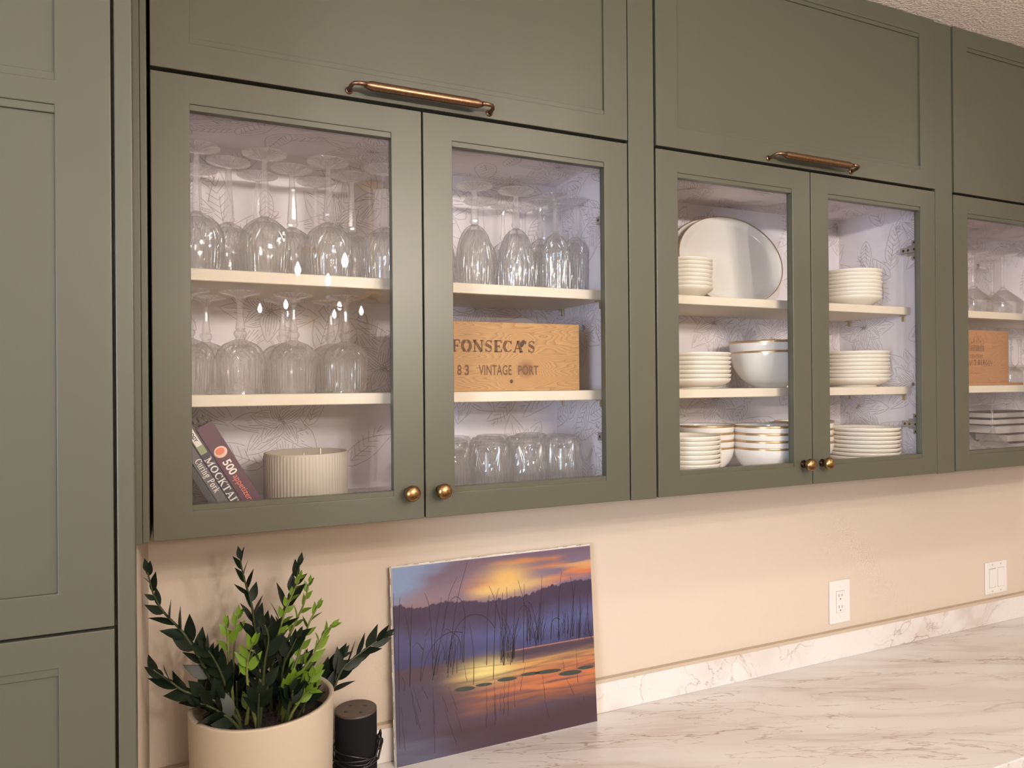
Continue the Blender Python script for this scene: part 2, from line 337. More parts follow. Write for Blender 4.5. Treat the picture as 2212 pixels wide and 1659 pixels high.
def woodmat(name, c1, c2, knots, cx, cz, stretch=9.0):
    m = bpy.data.materials.new(name); m.use_nodes = True; nt = m.node_tree; b = nt.nodes['Principled BSDF']
    N = nt.nodes.new; L = nt.links.new
    tc = N('ShaderNodeTexCoord'); mp = N('ShaderNodeMapping'); L(tc.outputs['Object'], mp.inputs[0])
    mp.inputs['Scale'].default_value = (1.6, 1.0, stretch)
    n = N('ShaderNodeTexNoise'); n.inputs['Scale'].default_value = 2.2; n.inputs['Detail'].default_value = 2; L(mp.outputs[0], n.inputs['Vector'])
    src = n.outputs['Fac']
    for kx, kz, kr in knots:     # rings close around each knot
        vd = N('ShaderNodeVectorMath'); vd.operation = 'SUBTRACT'; L(tc.outputs['Object'], vd.inputs[0]); vd.inputs[1].default_value = (kx, 0, kz)
        vs = N('ShaderNodeVectorMath'); vs.operation = 'MULTIPLY'; L(vd.outputs[0], vs.inputs[0]); vs.inputs[1].default_value = (.62/kr, 0, 1/kr)
        ln = N('ShaderNodeVectorMath'); ln.operation = 'LENGTH'; L(vs.outputs[0], ln.inputs[0])
        ex = N('ShaderNodeMath'); ex.operation = 'POWER'; ex.inputs[0].default_value = .35; L(ln.outputs['Value'], ex.inputs[1])
        mm = N('ShaderNodeMath'); mm.operation = 'MULTIPLY_ADD'; L(ex.outputs[0], mm.inputs[0]); mm.inputs[1].default_value = .55; L(src, mm.inputs[2]); src = mm.outputs[0]
    mu = N('ShaderNodeMath'); mu.operation = 'MULTIPLY'; L(src, mu.inputs[0]); mu.inputs[1].default_value = 34.0
    fr = N('ShaderNodeMath'); fr.operation = 'FRACT'; L(mu.outputs[0], fr.inputs[0])
    pw = N('ShaderNodeMath'); pw.operation = 'POWER'; L(fr.outputs[0], pw.inputs[0]); pw.inputs[1].default_value = 2.2
    fn = N('ShaderNodeTexNoise'); fn.inputs['Scale'].default_value = 60; L(mp.outputs[0], fn.inputs['Vector'])
    ad = N('ShaderNodeMath'); ad.operation = 'MULTIPLY'; L(pw.outputs[0], ad.inputs[0]); L(fn.outputs['Fac'], ad.inputs[1])
    mx = N('ShaderNodeMix'); mx.data_type = 'RGBA'; L(ad.outputs[0], mx.inputs[0]); mx.inputs[6].default_value = c1; mx.inputs[7].default_value = c2
    last = mx.outputs[2]
    for kx, kz, kr in knots:
        vd = N('ShaderNodeVectorMath'); vd.operation = 'SUBTRACT'; L(tc.outputs['Object'], vd.inputs[0]); vd.inputs[1].default_value = (kx, 0, kz)
        vs = N('ShaderNodeVectorMath'); vs.operation = 'MULTIPLY'; L(vd.outputs[0], vs.inputs[0]); vs.inputs[1].default_value = (.9, 0, 1)
        ln = N('ShaderNodeVectorMath'); ln.operation = 'LENGTH'; L(vs.outputs[0], ln.inputs[0])
        r = N('ShaderNodeMapRange'); L(ln.outputs['Value'], r.inputs[0]); r.inputs[1].default_value = kr*.35; r.inputs[2].default_value = kr*.95
        r.inputs[3].default_value = .75; r.inputs[4].default_value = 0
        mk = N('ShaderNodeMix'); mk.data_type = 'RGBA'; L(r.outputs[0], mk.inputs[0]); L(last, mk.inputs[6]); mk.inputs[7].default_value = srgb(112, 62, 38); last = mk.outputs[2]
    L(last, b.inputs['Base Color']); b.inputs['Roughness'].default_value = .55; return m

# ---------------------------------------------------------------- room shell
def wall(name, *b, m=WALLM): return tag(MB().box(*b).build(name, m), kind='structure')
RX0, RX1, RY0 = -2.3, 5.2, -5.6
wall('wall_back', -.62, RX1, WALLY, WALLY+.1, 0, CEIL)
wall('wall_stub_left', -.60, -.0245, -.245, WALLY, 0, CEIL)
wall('wall_right', RX1, RX1+.1, RY0, WALLY+.1, 0, CEIL)
wall('wall_front', RX0, RX1, RY0-.1, RY0, 0, CEIL)
# the left wall of the room has a window in it
mb = MB(); mb.box(RX0-.1, RX0, RY0, -3.4, 0, CEIL); mb.box(RX0-.1, RX0, -1.8, WALLY+.1, 0, CEIL)
mb.box(RX0-.1, RX0, -3.4, -1.8, 0, 1.0); mb.box(RX0-.1, RX0, -3.4, -1.8, 2.4, CEIL)
tag(mb.build('wall_left', WALLM), kind='structure')
wall('wall_alcove_left', RX0, -.60, -.24, -.14, 0, CEIL)
wall('floor', RX0-.1, RX1+.1, RY0-.1, WALLY+.1, -.1, 0, m=FLOORM)
wall('ceiling', RX0-.1, RX1+.1, RY0-.1, WALLY+.1, CEIL, CEIL+.1, m=CEILM)
wn = tag(empty('window_1', (RX0-.05, -2.6, 1.0)), kind='structure')
f = MB(); f.box(-.05, .05, -.8, -.74, 0, 1.4); f.box(-.05, .05, .74, .8, 0, 1.4); f.box(-.05, .05, -.8, .8, 0, .06); f.box(-.05, .05, -.8, .8, 1.34, 1.4); f.box(-.02, .02, -.02, .02, .06, 1.34)
f.build('window_frame', WHITEPL, wn); MB().box(-.004, .004, -.74, .74, .06, 1.34).build('pane', PANE, wn)

# ---------------------------------------------------------------- cabinets
FR = .058
def door_frame(w_, h, panel=True, lipb=True, bott=.045, top=.047, mid=None, stile=FR):
    """shaker door in its own frame: x 0..w, y 0 (front)..0.019, z 0..h"""
    T = .019; xs = [0, stile, w_-stile, w_]; zs = [0, bott]+([mid[0], mid[1]] if mid else [])+[h-top, h]
    open_ = {(1, j) for j in range(1, len(zs)-2, 2)}
    mb = MB(); ni, nj = 4, len(zs)
    V = lambda i, j, k: (k*nj+j)*ni+i
    for k in (0, 1):
        for j in range(nj):
            for i in range(ni): mb.v.append((xs[i], T*k, zs[j]))
    solid = lambda i, j: 0 <= i < 3 and 0 <= j < nj-1 and (i, j) not in open_
    for j in range(nj-1):
        for i in range(3):
            if not solid(i, j): continue
            mb.f.append((V(i, j, 0), V(i+1, j, 0), V(i+1, j+1, 0), V(i, j+1, 0))); mb.f.append((V(i, j, 1), V(i, j+1, 1), V(i+1, j+1, 1), V(i+1, j, 1)))
            if not solid(i-1, j): mb.f.append((V(i, j, 0), V(i, j+1, 0), V(i, j+1, 1), V(i, j, 1)))
            if not solid(i+1, j): mb.f.append((V(i+1, j, 0), V(i+1, j, 1), V(i+1, j+1, 1), V(i+1, j+1, 0)))
            if not solid(i, j-1): mb.f.append((V(i, j, 0), V(i, j, 1), V(i+1, j, 1), V(i+1, j, 0)))
            if not solid(i, j+1): mb.f.append((V(i, j+1, 0), V(i+1, j+1, 0), V(i+1, j+1, 1), V(i, j+1, 1)))
    mb.smooth = [False]*len(mb.f)
    return mb
def door_lips(parent, name, w_, h, bott, top, mid=None, stile=FR, d=.0022, lw=.0098):
    zs = [(bott, 1), (h-top, -1)]
    if mid: zs += [(mid[0], -1), (mid[1], 1)]
    for z, s in zs:
        a, b = sorted((z-.0005*s, z+lw*s)); MB().box(stile-.0005, w_-stile+.0005, d, .017, a, b).build(name, GREEN, parent, bevel=.0006)
def knob(parent, x, z):
    k = MB(); k.lathe([(0, 0), (.0095, 0), (.0095, .0022), (.0060, .0038), (.0048, .009), (.0058, .0135)], 24, axis='Y', c=(x, 0, z))
    o = k.build('knob_base', DARKM, parent)
    h = MB(); h.lathe([(.0055, .0125), (.0105, .0145), (.0142, .0185), (.0152, .0225), (.0140, .0268), (.0105, .0300), (.0055, .0320), (0, .0326)], 32, axis='Y', c=(x, 0, z))
    h.build('knob', BRASSK, parent)
    return o
def hinge(parent, side_x, z, sgn, y0=.022):
    """concealed hinge on the cabinet side: plate, arm and screws"""
    mb = MB(); t = .002
    def bx(ya, yb, za, zb, h0, h1):
        xa, xb = sorted((side_x - sgn*h0, side_x - sgn*h1)); mb.box(xa, xb, y0+ya, y0+yb, z+za, z+zb)
    bx(.016, .034, -.028, .028, 0, t); bx(.012, .046, -.014, .014, 0, .004)
    bx(-.012, .060, -.008, .008, .004, .013)
    o = mb.build('hinge', NICKEL, parent, bevel=.0006)
    sc = MB()
    for (dy, dz, h0) in ((.025, .021, t), (.025, -.021, t), (.050, 0, .013), (.036, 0, .013), (.018, 0, .013)):
        pr = [(0, .0012), (.0030, .0010), (.0034, 0)]
        m4 = Matrix.Translation((side_x - sgn*h0, y0+dy, z+dz)) @ Matrix.Rotation(-sgn*PI/2, 4, 'Y')
        q = MB().lathe(pr, 10)
        sc.add([tuple(m4 @ Vector(v)) for v in q.v], q.f, True)
    sc.build('screw', DARKM, o)
    return o
# ---- floral line drawing for the wallpaper
def make_tile(seed, W_=.9, H_=.75):
    rnd = random.Random(seed); shapes = []; lines = []
    def inside(poly, P):
        x, y = P[:, 0], P[:, 1]; c = np.zeros(len(P), bool); n = len(poly)
        for i in range(n):
            x1, y1 = poly[i]; x2, y2 = poly[(i+1) % n]
            if y1 == y2: continue
            k = ((y1 > y) != (y2 > y)) & (x < (x2-x1)*(y-y1)/(y2-y1)+x1); c ^= k
        return c
    def emit(pts):
        P = np.array(pts); keep = np.ones(len(P), bool)
        lo, hi = P.min(0), P.max(0)
        for s_, (a, b) in shapes:
            if hi[0] < a[0] or lo[0] > b[0] or hi[1] < a[1] or lo[1] > b[1]: continue
            keep &= ~inside(s_, P)
        run = []
        for p, k in zip(P, keep):
            if k: run.append((float(p[0]), float(p[1])))
            else:
                if len(run) > 1: lines.append(run)
                run = []
        if len(run) > 1: lines.append(run)
    def petal(cx, cy, ang, L, wd, wob, strokes):
        ca, sa = math.cos(ang), math.sin(ang); out = []; n = 13
        bend = rnd.uniform(-.25, .25)*L
        def T(u, v):
            v2 = v + bend*(u/L)**2
            return (cx+u*ca-v2*sa, cy+u*sa+v2*ca)
        prof = lambda t: wd*math.sin(PI*min(1, t**.75))**.8*(1-.15*t) if 0 < t < 1 else 0
        ph = rnd.uniform(0, 6)
        for i in range(n+1):
            t = i/n; out.append(T(t*L, prof(t)*(1+wob*math.sin(9*t+ph))))
        for i in range(n-1, 0, -1):
            t = i/n; out.append(T(t*L*(1-.03*wob), -prof(t)*(1+wob*math.sin(8*t+ph+2))))
        emit(out+[out[0]])
        for k in range(strokes):
            v = (k+.5)/strokes*2-1; t0 = rnd.uniform(.04, .15); t1 = rnd.uniform(.4, .93)
            emit([T((t0+(t1-t0)*j/6)*L, v*.85*prof(t0+(t1-t0)*j/6)) for j in range(7)])
        P = np.array(out); shapes.append((out, (P.min(0), P.max(0))))
    def flower(cx, cy, R):
        for k in range(9):                     # stamen cluster
            a, r = rnd.uniform(0, 2*PI), rnd.uniform(0, .1)*R
            c = (cx+r*math.cos(a), cy+r*math.sin(a)); q = [(c[0]+.032*R*math.cos(t), c[1]+.032*R*math.sin(t)) for t in np.linspace(0, 2*PI, 8)]
            emit(q)
        a0 = rnd.uniform(0, 6)
        for k in range(6): petal(cx, cy, a0+k*PI/3+rnd.uniform(-.15, .15), R*rnd.uniform(.55, .7), R*.2, .10, 6)
        for k in range(7): petal(cx, cy, a0+.5+k*2*PI/7+rnd.uniform(-.15, .15), R*rnd.uniform(.9, 1.05), R*.27, .13, 7)
    def leaf(cx, cy, ang, L):
        wd = L*.2; ca, sa = math.cos(ang), math.sin(ang)
        for sgn in (1, -1):
            for j in range(7):
                t = .12+.12*j; u0 = t*L; v1 = wd*math.sin(PI*min(1, t+.1))*.85
                emit([(cx+(u0+q*.14*L)*ca-sgn*v1*q*sa, cy+(u0+q*.14*L)*sa+sgn*v1*q*ca) for q in (0, .33, .66, 1)])
        petal(cx, cy, ang, L, wd, .06, 1)
    cs = []; tries = 0
    while len(cs) < 14 and tries < 400:
        tries += 1; c = (rnd.uniform(0, W_), rnd.uniform(0, H_))
        if all(math.hypot(c[0]-d[0], c[1]-d[1]) > .19 for d in cs): cs.append(c)
    for c in cs: flower(c[0], c[1], rnd.uniform(.085, .12))
    for k in range(70):
        c = (rnd.uniform(0, W_), rnd.uniform(0, H_)); leaf(c[0], c[1], rnd.uniform(0, 2*PI), rnd.uniform(.08, .14))
    return lines
TILES = [make_tile(3), make_tile(11)]
def clip_lines(lines, u0, u1, v0, v1, du=0, dv=0, W_=.9, H_=.75):
    out = []
    for l in lines:
        run = []
        for (a, b) in l:
            a += du; b += dv
            if u0 < a < u1 and v0 < b < v1: run.append((a, b))
            else:
                if len(run) > 1: out.append(run)
                run = []
        if len(run) > 1: out.append(run)
    return out
def glass_cabinet(x0, label, tile, shelves=(.455, .2355), pins=True):
    W_ = .914; H = .763
    root = empty('glass_cabinet', (x0, 0, 0), label, 'cabinet', 'glass door wall cabinets above the counter')
    t = .018; yb = .300; yf = .0215
    b = MB(); b.box(0, t, yf, WALLY-.002, .003, H+.003); b.box(W_-t, W_, yf, WALLY-.002, .003, H+.003)
    b.box(t, W_-t, yf, WALLY-.002, .003, .003+t); b.box(t, W_-t, yf, WALLY-.002, H-t, H+.003)
    body = b.build('body', GREEN, root)
    # papered lining of the interior
    li = MB(); e = .0008; iz0 = .003+t; iz1 = H-t; xi0 = t; xi1 = W_-t
    li.box(xi0, xi1, yb, yb+.006, iz0, iz1); li.box(xi0, xi0+e, yf+.001, yb, iz0, iz1); li.box(xi1-e, xi1, yf+.001, yb, iz0, iz1)
    li.box(xi0, xi1, yf+.001, yb, iz1-e, iz1); li.box(xi0, xi1, yf+.001, yb, iz0, iz0+e)
    lin = li.build('wallpaper_lining', WPAPER, root)
    g = .0004; T1, T2 = tile; mbp = MB()
    def addr(ls, place):
        q = ribbons(ls, .0011, place); mbp.add(q.v, q.f)
    addr(clip_lines(T1, xi0+.002, xi1-.002, iz0+.002, iz1-.002), lambda u, v: (u, yb-g, v))
    addr(clip_lines(T2, yf+.004, yb-.002, iz0+.002, iz1-.002), lambda u, v: (xi1-e-g, u, v))
    addr(clip_lines(T2, yf+.004, yb-.002, iz0+.002, iz1-.002, du=-.4), lambda u, v: (xi0+e+g, u, v))
    addr(clip_lines(T2, xi0+.002, xi1-.002, yf+.004, yb-.002), lambda u, v: (u, v, iz1-e-g))
    addr(clip_lines(T2, xi0+.002, xi1-.002, yf+.004, yb-.002, dv=-.35), lambda u, v: (u, v, iz0+e+g))
    pl = mbp.build('wallpaper_flowers', WLINE, lin); tag(pl, 'fine grey flower and leaf line drawing', kind='stuff')
    for zt in shelves:
        s = MB().box(xi0+.0015, xi1-.0015, .060, yb-.002, zt-.021, zt).build('shelf', SHELFM, root, bevel=.0012)
        if pins:
            for xs, sg in ((xi0+e, 1), (xi1-e, -1)):
                for ys in (.082, .262):
                    p = MB(); xa, xb = sorted((xs+sg*.0002, xs+sg*.0035)); p.box(xa, xb, ys-.005, ys+.005, zt-.021-.017, zt-.0215)
                    xa, xb = sorted((xs+sg*.0002, xs+sg*.014)); p.box(xa, xb, ys-.006, ys+.006, zt-.0235, zt-.0213)
                    p.build('shelf_pin', BRASSPIN, s, bevel=.0007)
    for k in (0, 1):
        dx = 0.0015 if k == 0 else W_/2+.0015; dw = W_/2-.003
        d = door_frame(dw, H, panel=False).build('door', GREEN, root, bevel=.0011, seg=2)
        d.location = (dx, 0, 0)
        door_lips(d, 'glazing_bead', dw, H, .045, .047)
        gp = MB().box(FR-.006, dw-FR+.006, .0120, .0150, .040, H-.042).build('glass_pane', PANE, d)
        kx = dw-.029 if k == 0 else .029
        knob(d, kx, .051)
        for hz in (.612, .132):
            if k == 0: hinge(root, xi0+e, hz, -1)
            else: hinge(root, xi1-e, hz, 1)
    return root
CX = [0.0, .985, 1.974, 2.96]
glass_cabinet(CX[0], 'sage green glass cabinet full of cut crystal, beside the tall green cabinet', (TILES[0], TILES[1]))
glass_cabinet(CX[1], 'sage green glass cabinet holding white plates, bowls and a platter', (TILES[1], TILES[0]))
glass_cabinet(CX[2], 'sage green glass cabinet at right edge with plain stemware and small wooden box', (TILES[0], TILES[1]))
def pull(parent, cx, z, L=.272):
    half = L/2; posts = []
    for s in (-1, 1):
        e0 = cx + s*half
        mb = MB(); mb.tube([(e0, 0, z-.004), (e0, -.010, z-.004), (e0, -.020, z-.002), (e0-s*.004, -.027, z), (e0-s*.012, -.030, z), (e0-s*.026, -.031, z)], [.0048, .0038, .0036, .0036, .0038, .0042], 10)
        q = MB().lathe([(0, 0), (.0068, 0), (.0068, .002), (.0045, .003)], 16, axis='Y', c=(e0, 0, z-.004)); mb.add(q.v, q.f, True); posts.append(mb)
    # shrouded bar: half-round section with tapered ends
    secs = []; N = 9
    xs = [(-half+.022, .45), (-half+.026, .62), (-half+.034, 1), (half-.034, 1), (half-.026, .62), (half-.022, .45)]
    vs = []; fs = []
    for x, k in xs:
        for j in range(N+1):
            a = -PI*.5 + PI*1.02*j/N
            vs.append((cx+x, -.024-.0085*math.cos(a)*(.6+.4*k), z+.0005+.0086*math.sin(a)*k))
        vs.append((cx+x, -.024, z+.0058*k)); vs.append((cx+x, -.0235, z-.0060*k))
    M = N+3
    for i in range(len(xs)-1):
        for j in range(M):
            fs.append((i*M+j, i*M+(j+1) % M, (i+1)*M+(j+1) % M, (i+1)*M+j))
    fs.append(tuple(range(M))[::-1]); fs.append(tuple((len(xs)-1)*M+j for j in range(M)))
    b = MB(); b.add(vs, fs, True)
    o = b.build('pull_bar', BRONZE, parent)
    for mb in posts: mb.build('pull_post', BRONZE, o)
    return o
def top_cabinet(x0, label):
    W_ = .914; zb = .769; zt = 1.2265
    root = empty('top_cabinet', (x0, 0, zb), label, 'cabinet', 'lift door cabinets under the ceiling')
    h = zt-zb
    MB().box(0, W_, .0215, WALLY-.002, 0, h).build('body', GREEN, root)
    dw = W_-.003
    d = door_frame(dw, h, bott=.047, top=.047).build('lift_door', GREEN, root, bevel=.0011, seg=2); d.location = (.0015, -.002, 0)
    MB().box(FR-.004, dw-FR+.004, .0058, .016, .043, h-.043).build('panel', GREEN, d)
    door_lips(d, 'panel_bead', dw, h, .047, .047)
    pull(d, W_/2-.002, .0145)
    return root
top_cabinet(CX[0], 'sage green lift-up top cabinet with long bronze pull, above the crystal cabinet')
top_cabinet(CX[1], 'sage green lift-up top cabinet with bronze pull, above the plate cabinet')
top_cabinet(CX[2], 'sage green top cabinet at the right edge under the ceiling')
def strip(name, x0, x1, y0, y1, z0, z1, label, grp=None):
    o = MB().box(0, x1-x0, y0, y1, z0, z1).build(name, GREEN, bevel=.0012, seg=2); o.location = (x0, 0, 0)
    return tag(o, label, 'filler panel', grp)
strip('filler_panel', .9165, .9825, .0015, .30, -.0015, 1.2265, 'narrow sage green filler panel between the crystal and the plate cabinets')
strip('filler_panel', 1.9015, 1.9715, .0015, .30, -.0015, 1.2265, 'narrow sage green filler panel between plate cabinet and rightmost cabinet')
strip('filler_panel', -.0240, -.0142, .002, .33, -.003, 1.2265, 'thin sage green scribe strip against the left side wall')
strip('filler_panel', -.0138, -.0040, .001, .33, -.001, 1.2265, 'thin sage green end panel beside the leftmost glass door')
# tall cabinet
tc = empty('tall_cabinet', (-.605, -.270, -Z0), 'tall sage green panelled cabinet along the left edge', 'cabinet')
MB().box(0, .5765, .021, .60-.04, .10, Z0+1.2265)  # footprint of the carcass
b = MB(); b.box(0, .5765, .0215, .0245, .10, Z0+1.2265); b.box(.02, .56, .0245, .03, 0, .10)
b.build('body', GREEN, tc)
d1z, d1h = Z0-.0485, 1.272
dw = .575
mid = (.593+.0485-.007, .593+.0485+.030+.003)
d = door_frame(dw, d1h, bott=.048, top=.060, mid=(.6425, .6725), stile=.060).build('door', GREEN, tc, bevel=.0011, seg=2); d.location = (0, 0, d1z)
MB().box(.056, dw-.056, .0058, .016, .04, d1h-.05).build('panel', GREEN, d)
door_lips(d, 'panel_bead', dw, d1h, .048-.0113, .060, (.6425, .6725), .060)
d2h = Z0-.052-.105
d = door_frame(dw, d2h, bott=.06, top=.0395, stile=.060).build('door', GREEN, tc, bevel=.0011, seg=2); d.location = (0, 0, .105)
MB().box(.056, dw-.056, .0058, .016, .05, d2h-.035).build('panel', GREEN, d)
door_lips(d, 'panel_bead', dw, d2h, .06, .0395, None, .060)
o = MB().box(.5785, .5985, .0005, .0245, 0, Z0+1.2265).build('end_panel', GREEN, tc, bevel=.0016, seg=2)

# ---------------------------------------------------------------- counter
CT = -.617
cnt = MB().box(-.0235, 3.6, -.272, WALLY-.001, CT-.03, CT).build('countertop', MARBLE, bevel=.002, seg=2)
tag(cnt, 'white marble countertop with brown and grey veins', 'countertop')
bs = MB().box(-.0235, 3.6, WALLY-.0165, WALLY-.0005, CT+.0003, CT+.078).build('backsplash', MARBLE, bevel=.0008)
tag(bs, 'low white marble backsplash strip along the back of the counter', 'backsplash')
ck = MB().box(-.0235, 3.6, WALLY-.0160, WALLY-.0005, CT+.0782, CT+.0875).build('ledge_shade_strip', mat('shaded_ledge_cream', srgb(186, 170, 150), .6), bs)  # beige strip: shade on the painted wall ledge, put into its colour
bsx = MB().box(-.0243, -.0100, -.24, WALLY-.018, CT+.0003, CT+.078).build('side_splash', MARBLE, bevel=.0008)
tag(bsx, 'short marble side splash at the left end of the counter', 'backsplash')
for k in range(4):
    r = empty('base_cabinet', (.0+k*.9, -.24, -Z0), 'sage green base cabinet under the marble counter, %s from the tall cabinet' % ['first', 'second', 'third', 'fourth'][k], 'cabinet', 'base cabinets under the counter')
    MB().box(-.02 if k == 0 else 0, .897, .0, .58, .10, Z0+CT-.0305).build('body', GREEN, r)
    for j in (0, 1):
        dd = door_frame(.445, .775, bott=.06, top=.06).build('door', GREEN, r, bevel=.001); dd.location = (.002+j*.449, -.02, .104)
        MB().box(.056, .389, .006, .016, .055, .72).build('panel', GREEN, dd)
        knob(dd, .416 if j == 0 else .029, .72)

# ---------------------------------------------------------------- outlets
def outlet(x, z, label):
    r = empty('power_outlet', (x, WALLY-.0002, z), label, 'outlet')
    MB().box(-.044, .044, -.006, 0, -.067, .067).build('cover_plate', WHITEPL, r, bevel=.0022, seg=2)
    f = MB().box(-.0168, .0168, -.0078, -.006, -.0335, .0335).build('socket_face', WHITEPL, r, bevel=.0008)
    g = MB().box(-.0178, .0178, -.0064, -.0058, -.0345, .0345); g.build('socket_seam', SEAM, r)
    s = MB()
    for dz in (.017, -.019):
        s.box(-.0075, -.0055, -.0080, -.0077, dz-.0005, dz+.0085); s.box(.0050, .0070, -.0080, -.0077, dz, dz+.0075)
        q = MB().lathe([(0, .0079), (.0024, .0079), (.0024, .0077)], 10, axis='Y', c=(-.0005, 0, dz-.0075)); s.add(q.v, q.f)
    s.build('slot', SLOT, f)
    for dz in (.047, -.047): MB().lathe([(0, .0066), (.0030, .0064), (.0032, .0058)], 12, axis='Y', c=(0, 0, dz)).build('screw', WHITEPL, r)
outlet(1.918, -.443, 'white power outlet on the cream wall, right of the painting')
outlet(.262, -.428, 'white power outlet half hidden behind the potted plant')
r = empty('light_switch', (2.697, WALLY-.0002, -.458), 'white double rocker light switch on the wall at far right', 'switch')
MB().box(-.060, .060, -.006, 0, -.057, .057).build('cover_plate', WHITEPL, r, bevel=.0022, seg=2)
for s_, tl in ((-1, 1), (1, -1)):
    MB().box(s_*.0235-.0178, s_*.0235+.0178, -.0063, -.0058, -.0345, .0345).build('rocker_seam', SEAM, r)
    k = MB().box(-.0165, .0165, -.0085, -.004, -.0330, .0330).build('rocker', WHITEPL, r, bevel=.0008)
    k.location = (s_*.0235, 0, 0); k.rotation_euler = (tl*.05, 0, 0)
sc = MB()
for sx_ in (-.0235, .0235):
    for dz in (-.0475, .0475):
        MB().lathe([(0, .0066), (.0028, .0064), (.0030, .0058)], 12, axis='Y', c=(sx_, 0, dz)).build('screw', NICKEL, r)

# ---------------------------------------------------------------- glassware
def tri(n):
    return lambda t: (abs(((t*n/(2*PI)) % 1)*2-1)*2-1)
def sinm(n): return lambda t: math.cos(n*t)
def smooth_prof(ctrl, n):
    """Catmull-Rom through (r,z[,amp,phase]) control points"""
    C = [tuple(c)+(0,)*(4-len(c)) for c in ctrl]; out = []
    for i in range(len(C)-1):
        p0 = C[max(i-1, 0)]; p1 = C[i]; p2 = C[i+1]; p3 = C[min(i+2, len(C)-1)]
        for k in range(n):
            t = k/n
            out.append(tuple(.5*((2*b)+(-a+c)*t+(2*a-5*b+4*c-d)*t*t+(-a+3*b-3*c+d)*t**3) if q < 2 else b+(c-b)*t for q, (a, b, c, d) in enumerate(zip(p0, p1, p2, p3))))
    out.append(C[-1]); return out
def bowl_mesh(ctrl, wall_, floor_z, n_seg, mod, sub=3, inner_scale=None):
    """upside-down bowl: rim at z=0, closed end at the top; wall thickness wall_"""
    outer = smooth_prof(ctrl, sub)
    inner = [(max(r-wall_*(1.0+1.2*max(0, z)/floor_z), .0008), min(z, floor_z)) for (r, z, a, p) in outer if z < floor_z-.0015]
    inner = [(inner[0][0]+.0004, 0)] + inner[1:] + [(inner[-1][0]*.5, floor_z), (0, floor_z+.0006)]
    prof = [(p[0], p[1], 0, 0) for p in reversed(inner)] + [(outer[0][0]-.0002, -0.0)+tuple(outer[0][2:])] + outer[1:] + [(0, outer[-1][1])]
    mb = MB(); mb.lathe(prof, n_seg, mod, smooth=False)
    return mb
def foot_mesh(R, z0, z1, n=40, cuts=20, thick=.0022, amp=.0006, core=.0045):
    """foot disc whose stem side is z0 (below) and flat base at z1 (top)"""
    mb = MB(); md = tri(cuts)
    pr = [(0, z1), (R*.5, z1-.0002), (R-.0008, z1), (R, z1-.0008), (R-.0004, z1-thick), (R*.72, z1-thick-.0016), (R*.42, z1-thick-.0045), (R*.2, z1-thick-.0085), (core, z0)]
    # radial cuts: displace in z through alternate rings
    k = []
    rows = []
    for (r, z) in pr:
        row = []
        for i in range(n*2):
            t = 2*PI*i/(n*2); dz = amp*md(t)*2.2*min(1, r/R) if (z < z1-.001 and r > core*1.5) else 0
            mb.v.append((r*math.cos(t), r*math.sin(t), z+dz)); row.append(len(mb.v)-1)
        rows.append(row)
    N = n*2
    for a, b in zip(rows[:-1], rows[1:]):
        for i in range(N): mb.f.append((a[i], a[(i+1) % N], b[(i+1) % N], b[i])); mb.smooth.append(False)
    mb.f.append(tuple(rows[-1])); mb.smooth.append(False)
    return mb
def stemware(name, bowl, stem, foot, m):
    r = empty(name); bowl.build('bowl', m, r); stem.build('stem', m, r); foot.build('foot', m, r); return r
def bayline(prof, n, mod=None, smooth=False):
    return MB().lathe([(0, prof[0][1])]+prof+[(0, prof[-1][1])], n, mod, smooth=smooth)
CUTM = bpy.data.materials.new('ground_cut_facet'); CUTM.use_nodes = True
def _cut():
    nt = CUTM.node_tree; nt.nodes.clear(); N = nt.nodes.new; L = nt.links.new
    o = N('ShaderNodeOutputMaterial'); a = N('ShaderNodeMixShader'); b = N('ShaderNodeMixShader')
    t = N('ShaderNodeBsdfTransparent'); g = N('ShaderNodeBsdfGlossy'); g.inputs['Roughness'].default_value = .18
    d = N('ShaderNodeBsdfGlass'); d.inputs['Roughness'].default_value = .0
    a.inputs[0].default_value = .45; b.inputs[0].default_value = .62
    L(d.outputs[0], a.inputs[1]); L(g.outputs[0], a.inputs[2]); L(t.outputs[0], b.inputs[1]); L(a.outputs[0], b.inputs[2]); L(b.outputs[0], o.inputs[0])
_cut()
def rad_fn(ctrl):
    P = smooth_prof(ctrl, 6); zz = [p[1] for p in P]; rr = [p[0]+abs(p[2])*.6 for p in P]
    return lambda z: float(np.interp(z, zz, rr))
def cut_pattern(parent, rf, curves, width, depth=.0005, lift=.00025):
    """V grooves ground into the outside of a bowl; curves: lists of (theta, z)"""
    mb = MB()
    for cvx in curves:
        vs = []; n = len(cvx)
        for i, (th, z) in enumerate(cvx):
            a_, b_ = cvx[max(i-1, 0)], cvx[min(i+1, n-1)]; r = rf(z)
            du, dv = (b_[0]-a_[0])*r, b_[1]-a_[1]; q = math.hypot(du, dv) or 1
            w_ = width/2*(.35+.65*math.sin(PI*(i+.5)/n)); nu, nv = -dv/q*w_, du/q*w_
            for k, dd in ((1, lift), (0, lift-depth), (-1, lift)):
                t2 = th+k*nu/max(r, .002); z2 = z+k*nv; r2 = rf(z2)+dd+.0002; vs.append((r2*math.cos(t2), r2*math.sin(t2), z2))
        mb.add(vs, [f_ for i in range(n-1) for f_ in ((3*i, 3*i+1, 3*i+4, 3*i+3), (3*i+1, 3*i+2, 3*i+5, 3*i+4))])
    return tag(mb.build('cut_pattern', CUTM, parent), 'sparkling ground cuts', kind='stuff')
def line(t0, z0, t1, z1, n=7, bow=0): return [(t0+(t1-t0)*i/n+bow*math.sin(PI*i/n), z0+(z1-z0)*i/n) for i in range(n+1)]
